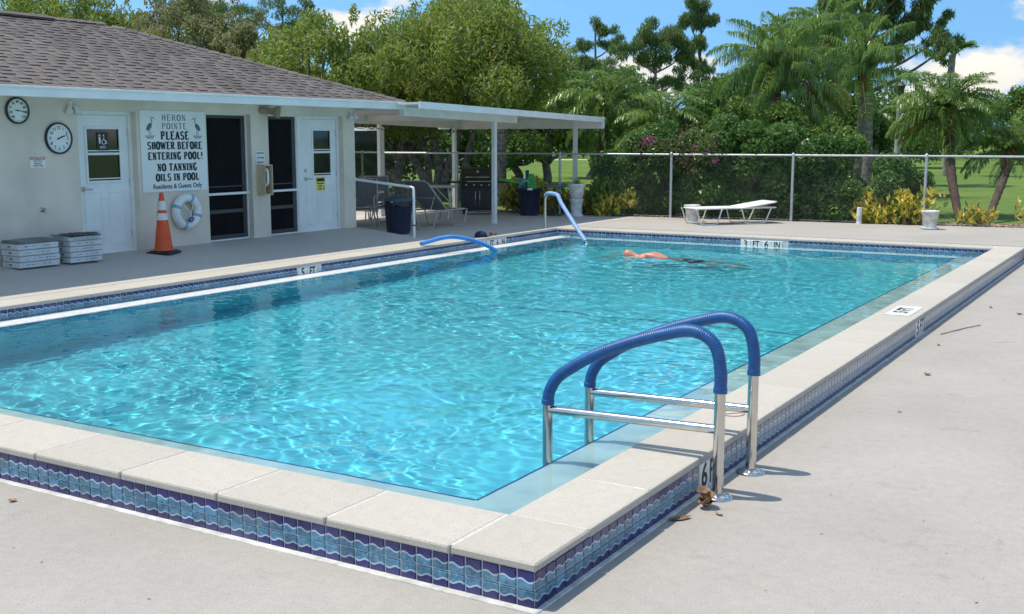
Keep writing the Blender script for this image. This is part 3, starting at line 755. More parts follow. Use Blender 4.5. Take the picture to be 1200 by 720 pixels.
def screen_door(y0, y1, label):
    w = y1 - y0; h = HEAD - WB; d = door_root('screen_door', y0, label)
    mb = MB(); mb.box((0, -.015, 0), (.02, .06, h)).box((w - .02, -.015, 0), (w, .06, h)).box((.02, -.015, h - .02), (w - .02, .06, h)).box((0, -.02, -.02), (w, .06, .022), bev=.003)
    mb.build('door_frame', M['alum'], d)
    a, b = .022, w - .022
    mb = MB(); yf = .0
    for q in ((a, .03, a + .045, h - .024), (b - .085, .03, b, h - .024)): mb.box((q[0], yf, q[1]), (q[2], yf + .03, q[3]), bev=.003)
    mb.box((a + .045, yf, .03), (b - .085, yf + .03, .09), bev=.003).box((a + .045, yf, h - .07), (b - .085, yf + .03, h - .024), bev=.003)
    mb.box((a + .045, yf + .002, .44), (b - .085, yf + .028, .5), bev=.003).box((a + .045, yf + .002, .86), (b - .085, yf + .02, .88), bev=.002)
    mb.build('leaf', M['bronze'], d)
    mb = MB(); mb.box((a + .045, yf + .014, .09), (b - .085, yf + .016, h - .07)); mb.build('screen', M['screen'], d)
    mb = MB(); mb.box((.0, yf - .045, .735), (w, yf - .018, .775), bev=.006); mb.build('push_bar', M['alum'], d)
    return d
screen_door(D2[0], D2[1], 'dark screen door between the big sign and phone box')
screen_door(D3[0], 15.1, 'dark screen door beside the phone box, next to white door')
mb = MB(); mb.box((XD - .09, 15.1, WB), (XD + .03, 15.2, HEAD), bev=.003); hchild('mullion', mb, M['white'])

# ------------------------------------------------------------------ things on the wall (local x along the wall, y up, z out)
WROT = (PI / 2, 0, PI / 2)
def on_wall(name, y, z, label, cat, out=0.0):
    return empty(name, (XW + .003 + out, y, z), WROT, label, cat)
M['dial'] = mat('dial face', (0.78, 0.80, 0.78), 0.5, 0.04, 6)
M['rim'] = mat('dark green black rim', (0.02, 0.032, 0.03), 0.35, 0.2, 6)
def dial(name, y, z, r, label, cat, marks, hands):
    o = on_wall(name, y, z, label, cat)
    mb = MB(); mb.lathe([(r, 0), (r, .03), (r - .006, .036), (r - .02, .038), (r - .025, .03), (r - .025, .02)], 40); mb.build('rim', M['rim'], o)
    mb = MB(); mb.lathe([(0, .022), (r - .023, .022)], 40); f = mb.build('face', M['dial'], o)
    for t, a in marks: text(t, r * .27, M['text'], f, (math.sin(a) * r * .64, math.cos(a) * r * .64, .0235), bold=.01, name='numeral')
    mb = MB()
    for k in range(60):
        a = k * PI / 30; l = .02 if k % 5 == 0 else .01
        mb.box((-.0012, r * .79 - l, .0228), (.0012, r * .79, .0236), M=Matrix.Rotation(-a, 4, 'Z'))
    mb.build('scale', M['text'], f)
    for a, l, w in hands:
        mb = MB(); mb.prism([(-w, -.035), (w, -.035), (w * .5, l), (-w * .5, l)], .026, .029, axis='z'); h = mb.build('hand', M['text'], o); h.rotation_euler = (0, 0, -a)
    mb = MB(); mb.lathe([(0, .034), (.008, .034), (.01, .025)], 12); mb.build('hub', M['text'], o)
    return o
dial('thermometer', 9.56, 2.175, .175, 'smaller round outdoor thermometer high on the wall, left of the clock', 'thermometer',
     [(t, R(-135 + 33.75 * i)) for i, t in enumerate(['-40', '-20', '0', '20', '40', '60', '80', '100', '120'])], [(R(97), .12, .006)])
dial('wall_clock', 10.17, 1.815, .215, 'round black-rimmed clock beside the restroom door', 'clock',
     [(str(k), R(30 * k)) for k in range(1, 13)], [(R(66), .085, .008), (R(72), .135, .006)])
M['signwhite'] = mat('white sign board', (0.80, 0.80, 0.78), 0.45, 0.03, 2)
M['signred'] = mat('red sign print', (0.42, 0.06, 0.07), 0.5, 0.1, 10)
M['greyink'] = mat('grey blue sign print', (0.10, 0.14, 0.17), 0.6, 0.1, 10)
def serif_text(*a, **k): return text(*a, **k)
s = on_wall('pool_rules_sign', 12.225, 1.62, 'large white sign asking swimmers to shower before entering', 'sign')
mb = MB(); mb.box((-.645, -.605, 0), (.645, .605, .012), bev=.002); mb.build('board', M['signwhite'], s)
# slab-serif letters drawn as strokes: a unit box 0..1 by 0..1 for each letter
def _o(cx, cy, rx, ry, a0, a1, n=14): return [(cx + rx * math.cos(R(a0 + (a1 - a0) * i / n)), cy + ry * math.sin(R(a0 + (a1 - a0) * i / n))) for i in range(n + 1)]
S_ = _o(.5, .74, .3, .26, 20, 270, 10) + _o(.5, .26, .32, .26, 90, -160, 10)
GL = {'A': [('k', [(.12, 0), (.5, 1)]), ('t', [(.88, 0), (.5, 1)]), ('n', [(.28, .36), (.74, .36)])], 'B': [('t', [(.22, 0), (.22, 1)]), ('k', [(.22, 1), (.5, 1)] + _o(.5, .76, .26, .24, 90, -90, 8) + [(.22, .52)]), ('k', [(.5, .52)] + _o(.52, .26, .3, .26, 90, -90, 8) + [(.22, 0)])],
      'D': [('t', [(.22, 0), (.22, 1)]), ('k', [(.22, 1), (.45, 1)] + _o(.45, .5, .4, .5, 90, -90, 12) + [(.22, 0)])], 'E': [('t', [(.24, 0), (.24, 1)]), ('n', [(.24, 1), (.82, 1), (.82, .82)]), ('n', [(.24, .52), (.66, .52)]), ('n', [(.24, 0), (.84, 0), (.84, .2)])],
      'F': [('t', [(.26, 0), (.26, 1)]), ('n', [(.26, 1), (.84, 1), (.84, .8)]), ('n', [(.26, .52), (.68, .52)])], 'G': [('t', _o(.52, .5, .38, .5, 45, 315, 16)), ('n', [(.56, .42), (.86, .42)]), ('k', [(.8, .42), (.8, .1)])],
      'H': [('t', [(.22, 0), (.22, 1)]), ('t', [(.78, 0), (.78, 1)]), ('n', [(.22, .52), (.78, .52)])], 'I': [('t', [(.5, 0), (.5, 1)])], 'L': [('t', [(.28, 0), (.28, 1)]), ('n', [(.28, 0), (.84, 0), (.84, .24)])],
      'N': [('n', [(.2, 0), (.2, 1)]), ('t', [(.2, 1), (.8, 0)]), ('n', [(.8, 0), (.8, 1)])], 'O': [('t', _o(.5, .5, .38, .5, 0, 360, 20))], 'P': [('t', [(.24, 0), (.24, 1)]), ('k', [(.24, 1), (.5, 1)] + _o(.5, .74, .3, .26, 90, -90, 10) + [(.24, .48)])],
      'R': [('t', [(.2, 0), (.2, 1)]), ('k', [(.2, 1), (.48, 1)] + _o(.48, .75, .28, .25, 90, -90, 10) + [(.2, .5)]), ('k', [(.5, .5), (.86, 0)])], 'S': [('k', S_)], 'T': [('t', [(.5, 0), (.5, 1)]), ('n', [(.1, .8), (.1, 1), (.9, 1), (.9, .8)])],
      'W': [('t', [(.06, 1), (.3, 0)]), ('n', [(.3, 0), (.5, .9)]), ('t', [(.5, .9), (.72, 0)]), ('n', [(.72, 0), (.94, 1)])], '!': [('t', [(.5, .34), (.5, 1)]), ('t', [(.5, 0), (.5, .1)])]}
FEET = {'A': ((.12, 0), (.88, 0)), 'B': ((.2, 0), (.2, 1)), 'D': ((.2, 0), (.2, 1)), 'E': ((.22, 0), (.22, 1)), 'F': ((.26, 0), (.24, 1)), 'H': ((.22, 0), (.22, 1), (.78, 0), (.78, 1)), 'I': ((.5, 0), (.5, 1)), 'L': ((.26, 0), (.28, 1)),
        'N': ((.2, 0), (.14, 1), (.8, 1)), 'P': ((.24, 0), (.22, 1)), 'R': ((.2, 0), (.18, 1), (.86, 0)), 'T': ((.5, 0),), 'W': ((.08, 1), (.92, 1))}
def slab(s, x0, x1, y, h, thick, thin, m, parent):
    """one line of upper-case slab-serif lettering, from x0 to x1, centred on y"""
    units = sum(.45 if c in ' I!' else (1.15 if c == 'W' else .86) for c in s); u = (x1 - x0) / units; mb = MB(); x = x0
    for c in s:
        wd = (.45 if c in ' I!' else (1.15 if c == 'W' else .86)) * u
        if c in GL:
            gw = u * (.5 if c in 'I!' else (.98 if c == 'W' else .74)); gx = x + (wd - gw) / 2; gy = y - h / 2
            for kind, pts in GL[c]:
                w = {'t': thick, 'k': (thick + thin) / 2, 'n': thin}[kind] / 2
                P = [Vector((gx + p[0] * gw, gy + p[1] * h)) for p in pts]
                L_, R_ = [], []
                for i in range(len(P)):
                    d = (P[min(i + 1, len(P) - 1)] - P[max(i - 1, 0)]).normalized()
                    if kind != 'n' and c in 'OGSDBPRC' and len(P) > 4: ww = w * (.55 + .65 * abs(d.y))
                    else: ww = w
                    q = Vector((-d.y, d.x)) * ww; L_.append(P[i] + q); R_.append(P[i] - q)
                v = [(p.x, p.y, .0128) for p in L_] + [(p.x, p.y, .0128) for p in R_]; n = len(P)
                mb.add(v, [(i, i + 1, n + i + 1, n + i) for i in range(n - 1)])
            for fx, fy in FEET.get(c, ()):
                cx = gx + fx * gw; cy = gy + fy * h; sw = thick * .62; e = thin * .45
                cy += e if fy == 0 else -e
                mb.add([(cx - sw, cy - e, .0131), (cx + sw, cy - e, .0131), (cx + sw, cy + e, .0131), (cx - sw, cy + e, .0131)], [(0, 1, 2, 3)])
        x += wd
    return mb.build('lettering', m, parent)
K = M['text']
slab('HERON', -.24, .25, .50, .088, .018, .008, M['greyink'], s); slab('POINTE', -.245, .265, .375, .088, .018, .008, M['greyink'], s)
slab('PLEASE', -.27, .30, .235,   .118, .036, .0175, K, s)
slab('SHOWER BEFORE', -.535, .56, .085, .105, .0315, .0155, K, s); slab('ENTERING POOL!', -.53, .565, -.07, .105, .0315, .0155, K, s)
slab('NO TANNING', -.36, .44, -.24, .105, .0315, .0155, K, s); slab('OILS IN POOL', -.395, .48, -.39, .105, .0315, .0155, K, s)
text('Residents & Guests Only', .098, K, s, (.035, -.528, .0125), bold=.022, sx=.98)
def heron(cx, sgn):
    mb = MB(); q = lambda pts: [(cx + sgn * x, y) for x, y in pts]
    P = lambda pts: mb.prism(q(pts), .0122, .0130, axis='z')
    P([(-.045, .12), (-.01, .16), (.03, .17), (.05, .14), (.035, .09), (.0, .05), (-.04, .03), (-.07, .06)])             # body
    mb.tube([(cx + sgn * x, y, .0125) for x, y in ((.03, .16), (.055, .2), (.03, .235), (.055, .262), (.08, .255))], .007, 6)
    P([(.07, .262), (.125, .225), (.07, .245)]); P([(.045, .265), (.0, .285), (.05, .253)])
    for x in (-.02, .012): mb.tube([(cx + sgn * x, .05, .0125), (cx + sgn * (x + .01), -.045, .0125)], .004, 5)
    for k in range(4): mb.box((cx - .09 + .008 * k, -.05 - .014 * k, .0122), (cx + .09 - .008 * k, -.058 - .014 * k, .013))
    o = mb.build('heron_emblem', M['greyink'], s); o.location = (0, .275, 0); o.scale = (1, .85, 1)
heron(-.47, 1); heron(.47, -1)

c = on_wall('caution_sign', 9.83, 1.5, 'small red and white caution sign below the clock', 'sign')
mb = MB(); mb.box((-.12, -.075, 0), (.12, .075, .004)); mb.build('plate', M['signwhite'], c)
mb = MB(); mb.box((-.115, .03, .0042), (.115, .07, .0048)); mb.build('band', M['signred'], c)
text('CAUTION', .045, M['signwhite'], c, (0, .049, .0052), bold=.02)
for i, t in enumerate(('This Floor', 'Slippery', 'When Wet')): text(t, .034, M['signred'], c, (0, .012 - .031 * i, .005), bold=.015)
c = on_wall('phone_notice', 14.075, 1.48, 'small stacked notice plates above the phone box', 'sign')
for i, z0 in enumerate((.055, -.02, -.095)):
    mb = MB(); mb.box((-.1, z0, 0), (.1, z0 + .068, .004)); p = mb.build('plate', M['signwhite'], c)
    mb = MB(); x = -.08
    for wd in ((.05, .06, .03), (.03, .04, .07), (.07, .05, .02))[i]: mb.box((x, z0 + .022, .0042), (x + wd, z0 + .046, .005)); x += wd + .012
    mb.build('small_print', M['greyink'], p)
# phone box
M['beige'] = mat('beige plastic', (0.62, 0.47, 0.31), 0.45, 0.08, 5)
c = on_wall('phone_box', 14.07, 1.13, 'beige emergency phone box on the narrow wall pier', 'phone box')
mb = MB(); w, h, dd, t = .095, .25, .19, .014
mb.box((-w, -h, 0), (-w + t, h, dd), bev=.005).box((w - t, -h, 0), (w, h, dd), bev=.005).box((-w + t, -h, 0), (w - t, -h + .02, dd), bev=.005).box((-w + t, h - .02, 0), (w - t, h, dd), bev=.005).box((-w + t, -h + .02, 0), (w - t, h - .02, .012))
mb.build('housing', M['beige'], c)
mb = MB(); mb.tube(smooth_path([(0, .17, .1), (0, .15, .15), (0, .02, .16), (0, -.06, .15), (0, -.09, .1)], 4), [.03] * 4 + [.022] * 8 + [.022] * 2 + [.03] * 3, 8); mb.build('handset', M['white'], c)
mb = MB(); mb.box((-.06, -.22, .012), (.06, .2, .06), bev=.01); mb.build('keypad', M['black'], c)
mb = MB(); mb.tube(smooth_path([(0, -.09, .11), (.03, -.16, .13), (-.02, -.2, .12), (.02, -.2, .06)], 5), .008, 6); mb.build('cord', M['signred'], c)
# horn loudspeaker under the eave
c = on_wall('horn_speaker', 14.12, 2.27, 'beige horn loudspeaker under the eave', 'speaker')
M['horn'] = mat('tan horn plastic', (0.36, 0.28, 0.19), 0.5, 0.1, 6)
mb = MB()
B = Matrix.Rotation(R(28), 4, 'Y') @ Matrix.Rotation(R(6), 4, 'X')
for (z0, a0, b0), (z1, a1, b1) in (((.1, .03, .03), (.16, .045, .04)), ((.16, .045, .04), (.24, .085, .065)), ((.24, .085, .065), (.30, .14, .10))):
    v = [B @ Vector(p) for p in ((-a0, -b0, z0), (a0, -b0, z0), (a0, b0, z0), (-a0, b0, z0), (-a1, -b1, z1), (a1, -b1, z1), (a1, b1, z1), (-a1, b1, z1))]
    mb.add(v, [(0, 1, 5, 4), (1, 2, 6, 5), (2, 3, 7, 6), (3, 0, 4, 7)])
mb.build('horn', M['horn'], c)
mb = MB(); mb.tube([B @ Vector((0, 0, .0)), B @ Vector((0, 0, .12))], .06, 16); mb.build('driver', M['horn'], c)
mb = MB(); mb.lathe([(0, .045), (.02, .04), (.032, 0)], 16); q = mb.build('centre_cone', M['brass'], c); q.matrix_local = B @ Matrix.Translation((0, 0, .17))
mb = MB(); mb.box((-.02, -.06, 0), (.02, .06, .03)); mb.build('bracket', M['horn'], c)
# lamps at the eave
def eave_lamp(y, label):
    c = on_wall('flood_lamp', y, 2.28, label, 'lamp')
    mb = MB(); mb.lathe([(0, .02), (.05, .018), (.055, 0)], 16); mb.build('base', M['white'], c)
    for s_ in (-1, 1):
        mb = MB(); Q = Matrix.Translation((s_ * .04, -.01, .03)) @ Matrix.Rotation(s_ * .7, 4, 'Y') @ Matrix.Rotation(R(65), 4, 'X')
        mb.lathe([(0, 0), (.024, 0), (.026, .05), (.052, .11), (.055, .125), (.045, .12), (0, .105)], 16); p = mb.build('lamp_head', M['white'], c); p.matrix_local = Q
eave_lamp(10.4, 'white twin flood lamp above the restroom door'); eave_lamp(16.47, 'white twin flood lamp at the wall corner')
c = on_wall('hose_tap', 9.86, .86, 'small tap low on the wall above the tile boxes', 'tap')
mb = MB(); mb.lathe([(.03, 0), (.03, .01), (.012, .012), (.012, .06)], 12); mb.tube([(0, 0, .05), (0, -.05, .07)], .011, 8); mb.build('spout', M['brass'], c)
mb = MB(); mb.lathe([(0, 0), (.03, 0), (.03, .01), (0, .01)], 10); q = mb.build('handle', M['white'], c, (0, .03, .05), (-PI / 2, 0, 0))
mb = MB(); mb.tube([(0, 0, .05), (0, .03, .05)], .006, 6); mb.build('stem', M['brass'], c)
# ------------------------------------------------------------------ things along the house wall
def ramp_z(x): return max(0.0, min(0.17, -(x + 11.52) * 0.17 / 1.78))
M['orange'] = mat('orange cone plastic', (0.74, 0.085, 0.015), 0.5, 0.1, 6)
M['reflect'] = mat('white cone collar', (0.72, 0.71, 0.68), 0.4, 0.08, 12)
c = empty('traffic_cone', (-12.95, 11.62, ramp_z(-12.85)), (0, 0, .35), 'orange traffic cone with two white collars by the wall', 'cone')
mb = MB(); mb.box((-.19, -.19, 0), (.19, .19, .04), bev=.014); mb.box((-.15, -.15, .04), (.15, .15, .055), bev=.008); mb.build('base', M['black'], c)
prof = lambda z: .135 - (z - .055) * (.135 - .03) / .84
mb = MB(); mb.lathe([(.15, .05), (prof(.08), .08), (prof(.5), .5), (prof(.89), .89), (.022, .9), (.02, .88)], 28); mb.build('cone_body', M['orange'], c)
for z0, z1 in ((.50, .60), (.645, .78)):
    mb = MB(); mb.lathe([(prof(z0) + .003, z0), (prof(z1) + .003, z1)], 28); mb.build('collar', M['reflect'], c)
M['ink'] = M['text']
mb = MB()
for k in range(6): z = .56 + .045 * k; mb.box((prof(z) + .004, -.012, z), (prof(z) + .0055, .012 - .006 * (k % 2), z + .03))
q = mb.build('marker_writing', M['ink'], c); q.rotation_euler = (0, 0, R(215))

M['ring'] = mat('white vinyl ring', (0.76, 0.76, 0.73), 0.45, 0.08, 8, bump=0.1, bscale=20)
M['strap'] = mat('pale blue strap', (0.24, 0.40, 0.58), 0.7, 0.15, 20)
c = empty('life_ring', (XW + .075, 12.36, .70), WROT, 'white life ring with blue bands hung below the sign', 'life ring')
def torus(mb, Rr, r, a0, a1, n, k=14, m=0):
    mb.tube([(Rr * math.cos(t), Rr * math.sin(t), 0) for t in np.linspace(a0, a1, n)], r, k, m, cap=abs(a1 - a0) < 6.2)
mb = MB(); torus(mb, .215, .068, 0, 2 * PI, 49); mb.build('ring', M['ring'], c)
for a in (35, 125, 215, 305):
    mb = MB(); torus(mb, .215, .0715, R(a + 35 - 6), R(a + 35 + 6), 5); mb.build('band', M['strap'], c)
mb = MB(); mb.tube(smooth_path([(-.1, .1, .03), (-.02, .02, .06), (.02, -.08, .05), (-.02, -.14, .05), (.05, -.13, .06), (.03, -.05, .05), (.09, .09, .04)], 6), .008, 6); mb.build('rope', M['ring'], c)
mb = MB(); mb.tube(smooth_path([(-.05, -.12, .07), (0, -.15, .08), (.06, -.12, .07), (.02, -.09, .07), (-.04, -.14, .075)], 6), .012, 6); mb.build('cord_end', M['bluesleeve'], c)
mb = MB(); mb.box((-.02, .2, -.075), (.02, .25, -.06)).tube([(0, .215, -.07), (0, .215, .0)], .01, 8); mb.build('hook', M['brass'], c)

M['carton'] = mat('printed white carton', (0.60, 0.62, 0.63), 0.75, 0.1, 4)
M['cartonprint'] = mat('grey carton print', (0.16, 0.17, 0.19), 0.8, 0.1, 10)
M['greytile'] = mat('grey cement tile', (0.17, 0.19, 0.18), 0.7, 0.25, 3)
def carton(y, z, x, L, W, H, rot, label, seed):
    o = empty('tile_box', (x, y, z), (0, 0, rot), label, 'box', 'boxes of tile stacked by the wall')
    rc = random.Random(seed)
    mb = MB(); mb.box((-W / 2, -L / 2, .002), (W / 2, L / 2, H - .002), bev=.004); mb.build('carton', M['carton'], o)
    mb = MB()
    yy = -L / 2 + .1
    while yy < L / 2 - .1:
        w = rc.uniform(.008, .03); hh = rc.uniform(.008, .016); mb.box((W / 2 + .0004, yy, H * .5 - hh / 2), (W / 2 + .0012, yy + w, H * .5 + hh / 2)); yy += w + rc.choice((.02, .06, .09))
    mb.box((-W * .1, -L / 2 - .0012, H * .35), (W * .05, -L / 2 - .0004, H * .65))
    mb.build('print', M['cartonprint'], o)
    mb = MB(); mb.box((-W / 2 - .002, -L / 2 + L * .0, H - .0045), (W / 2 + .0018, L / 2, H - .0022)); mb.build('lid_edge', M['cartonprint'], o)
    return o
zb = ramp_z(-13.05) + .006
names = ['lowest', 'second from bottom', 'third from bottom', 'top']
for i in range(4):
    carton(9.45 + .012 * (i % 2) - .006 * i, zb + i * .079, -13.03 + .008 * (i % 3 - 1),   .60, .36, .079, .015 * (i % 3 - 1), f'white tile box, {names[i]} of the left stack by the wall', 20 + i)
o = empty('loose_tile', (-13.03, 9.45, zb + 4 * .079 + .003), (0, 0, .03), 'grey cement tile lying on the left stack of boxes', 'tile')
mb = MB(); mb.box((-.185, -.31, 0), (.185, .31, .024), bev=.004); mb.build('slab', M['greytile'], o)
mb = MB(); mb.box((-.18, -.30, .0245), (.18, .305, .034), bev=.003); mb.build('sheet', M['greytile'], o)
for i in range(4):
    carton(10.16 + .01 * (i % 2), zb + i * .074, -13.0 + .01 * (i % 2), .52, .34, .074, -.02 * (i % 2), f'white tile box, {names[i]} of the right stack beside the door', 40 + i)
o = empty('opened_box', (-13.0, 10.16, zb + 4 * .074 + .002), (0, 0, .02), 'torn open tile box with black plastic on the right stack', 'box')
mb = MB(); W, L, H = .34, .54, .06
mb.box((-W / 2, -L / 2, 0), (W / 2, L / 2, .006)).box((-W / 2, -L / 2, .006), (-W / 2 + .005, L / 2, H)).box((W / 2 - .005, -L / 2, .006), (W / 2, L / 2, H * .8)).box((-W / 2 + .005, -L / 2, .006), (W / 2 - .005, -L / 2 + .005, H)).box((-W / 2 + .005, L / 2 - .005, .006), (W / 2 - .005, L / 2, H))
mb.build('carton', M['carton'], o)
mb = MB()
mb.add([(W / 2, -L / 2 + .02, H * .8), (W / 2, L / 2 - .02, H * .8), (W / 2 + .07, L / 2 - .06, H * .95), (W / 2 + .08, -L / 2 + .1, H * .7)], [(0, 1, 2, 3)])
mb.add([(-W / 2, L / 2, H), (W / 2, L / 2, H), (W / 2 - .05, L / 2 + .08, H + .05), (-W / 2 + .03, L / 2 + .07, H + .03)], [(0, 1, 2, 3)])
mb.add([(-W / 2, -L / 2, H), (W / 2, -L / 2, H), (W / 2 - .03, -L / 2 - .09, H + .015), (-W / 2 + .05, -L / 2 - .08, H + .03)], [(0, 1, 2, 3)])
mb.build('flap', M['carton'], o)
gx = np.linspace(-.16, .16, 9); gy = np.linspace(-.26, .26, 13); rg = np.random.default_rng(2)
v = [(x, y, H + .008 + .02 * math.cos(x * 9) * math.cos(y * 5) + rg.uniform(-.008, .012)) for x in gx for y in gy]
mb = MB(); mb.add(v, [(i * 13 + j, (i + 1) * 13 + j, (i + 1) * 13 + j + 1, i * 13 + j + 1) for i in range(8) for j in range(12)], 0, True); mb.build('plastic_film', M['black'], o)

# ------------------------------------------------------------------ patio cover
pc = empty('patio_cover', (-14.4, 20.6, 0), label='white flat aluminium patio cover on square posts', cat='patio cover')
PCO = Vector((-14.4, 20.6, 0))
def pcc(name, mb, m):
    o = mb.build(name, m); o.parent = pc; o.location = -PCO; return o
M['ceil'] = mat('ribbed white ceiling', (0.68, 0.68, 0.66), 0.55, 0.08, 2)
YA, YB, XF, XB = 16.9, 24.32, -12.08, -16.75
zr = lambda y: 2.47 - (y - YA) * (2.47 - 2.30) / (YB - YA)          # top of the roof
np_ = 12; wp = (XF - XB) / np_
for i in range(np_):
    a = XB + wp * i + .004; b = a + wp - .008
    mb = MB(); mb.add([(a, YA, zr(YA) - .05), (b, YA, zr(YA) - .05), (b, YB, zr(YB) - .05), (a, YB, zr(YB) - .05), (a, YA, zr(YA) - .012), (b, YA, zr(YA) - .012), (b, YB, zr(YB) - .012), (a, YB, zr(YB) - .012)], [(0, 3, 2, 1), (4, 5, 6, 7), (0, 1, 5, 4), (1, 2, 6, 5), (2, 3, 7, 6), (3, 0, 4, 7)])
    mb.add([(a + .02, YA, zr(YA) - .062), (a + .05, YA, zr(YA) - .062), (a + .05, YB, zr(YB) - .062), (a + .02, YB, zr(YB) - .062), (a + .015, YA, zr(YA) - .0495), (a + .055, YA, zr(YA) - .0495), (a + .055, YB, zr(YB) - .0495), (a + .015, YB, zr(YB) - .0495)], [(0, 3, 2, 1), (0, 1, 5, 4), (1, 2, 6, 5), (2, 3, 7, 6), (3, 0, 4, 7)])
    pcc('roof_panel', mb, M['ceil'])
def sloped(x0, x1, top, bot, ya=YA, yb=YB):
    mb = MB(); mb.add([(x0, ya, zr(ya) + bot), (x1, ya, zr(ya) + bot), (x1, yb, zr(yb) + bot), (x0, yb, zr(yb) + bot), (x0, ya, zr(ya) + top), (x1, ya, zr(ya) + top), (x1, yb, zr(yb) + top), (x0, yb, zr(yb) + top)], [(0, 3, 2, 1), (4, 5, 6, 7), (0, 1, 5, 4), (1, 2, 6, 5), (2, 3, 7, 6), (3, 0, 4, 7)]); return mb
pcc('fascia', sloped(XF, XF + .03, .0, -.125), M['alum']); pcc('fascia', sloped(XB - .03, XB, .0, -.125), M['alum'])
mb = MB(); mb.box((XB - .03, YB, zr(YB) - .27), (XF + .03, YB + .1, zr(YB) + .0), bev=.008); pcc('gutter', mb, M['alum'])
pcc('header_beam', sloped(-12.80, -12.70, -.064, -.235, YA + .4, 21.45), M['alum'])
pcc('header_beam', sloped(-16.25, -16.15, -.064, -.25), M['alum'])
mb = MB(); mb.box((-16.15, 20.54, zr(20.6) - .20), (-12.81, 20.66, zr(20.6) - .0645)); pcc('cross_beam', mb, M['alum'])
def post(x, y, top):
    mb = MB(); mb.box((x - .045, y - .045, .0), (x + .045, y + .045, top), bev=.006); mb.box((x - .052, y - .052, 0), (x + .052, y + .052, .03), bev=.004); pcc('post', mb, M['alum'])
post(-12.75, 20.57, zr(20.57) - .236); post(-12.75, 24.26, zr(24.26) - .064); post(-16.2, 17.4, zr(17.4) - .252); post(-16.2, 21.1, zr(21.1) - .252); post(-16.2, 24.2, zr(24.2) - .252)
mb = MB(); mb.tube(smooth_path([(-12.75, 24.15, 2.1), (-12.9, 24.1, 2.15), (-13.2, 24.1, 2.2)], 5), .02, 6)
# cable of party lights looped under the back and far edges
M['cable'] = mat('dark cable', (0.05, 0.045, 0.04), 0.6, 0.2, 10)
sl = empty('string_lights', (-16.1, 21, 1.95), label='dark cable of string lights looped under the patio roof edge', cat='string lights')
pts = []
run_ = [(-16.08, y, zr(y) - .27) for y in np.linspace(18.2, 23.9, 8)] + [(x, 24.22, 2.03) for x in np.linspace(-15.7, -12.85, 6)]
for i in range(len(run_) - 1):
    a, b = Vector(run_[i]), Vector(run_[i + 1])
    for k in range(8): t = k / 8; pts.append(a.lerp(b, t) + Vector((0, 0, -.10 * 4 * t * (1 - t))) - Vector(sl.location))
mb = MB(); mb.tube(pts, .009, 6); mb.build('cable', M['cable'], sl)
for i, p in enumerate(run_[:-1]):
    q = Vector(p) - Vector(sl.location)
    mb = MB(); mb.tube(smooth_path([q + Vector((-.05, -.05, -.05)), q + Vector((.0, -.02, .0)), q + Vector((.04, .05, -.06)), q + Vector((.0, .0, -.1)), q + Vector((-.05, -.05, -.05))], 5), .011, 6); mb.build('cable_loop', M['cable'], sl)
# framed glass wind screen at the house end of the patio
gs = empty('glass_screen', (-17.2, 21.3, 0), label='tall framed glass wind screen beside the house corner', cat='glass screen')
M['clear'] = mat('tinted glass pane', (0.02, 0.03, 0.03), 0.03, 0.1, 2, spec=0.6)
M['clear'].node_tree.nodes['Principled BSDF'].inputs['Transmission Weight'].default_value = 0.0
mb = MB(); mb.box((-.95, -.04, 0), (.95, .04, .08)).box((-.95, -.04, 1.98), (.95, .04, 2.06))
for x in (-.95, -.02, .87): mb.box((x, -.04, .08), (x + .08, .04, 1.98))
mb.build('frame', M['alum'], gs)
m, N, L, b = nodes('see-through tinted glass'); b.inputs['Base Color'].default_value = (.02, .03, .03, 1); b.inputs['Roughness'].default_value = .03
tr = N.new('ShaderNodeBsdfTransparent'); tr.inputs[0].default_value = (.55, .6, .58, 1); ms = N.new('ShaderNodeMixShader'); ms.inputs[0].default_value = .75
L.new(b.outputs[0], ms.inputs[1]); L.new(tr.outputs[0], ms.inputs[2]); L.new(ms.outputs[0], N['Material Output'].inputs[0]); M['tint'] = m
for x in (-.87, .06): mb = MB(); mb.box((x, -.006, .08), (x + .81 if x > 0 else x + .85, .006, 1.98)); mb.build('pane', M['tint'], gs)

# ------------------------------------------------------------------ hand rails
c = empty('hand_rail', (-11.94, 16.52, 0), label='white painted hand rail from the house corner to the deck', cat='rail')
mb = MB(); mb.tube([(-1.36, .02, 1.06), (-.05, 0, .945), (-.015, 0, .935), (0, 0, .905), (0, 0, 0)], .024, 12); mb.tube([(-1.36, .02, 1.06), (-1.345, .02, 1.058)], .045, 12); mb.build('rail_tube', M['white'], c)
mb = MB(); mb.lathe([(0, .012), (.05, .01), (.055, 0)], 16); mb.build('foot_flange', M['white'], c)
mb = MB(); mb.tube([(0, 0, .25), (0, 0, .275)], .0265, 12); mb.build('band', M['black'], c)

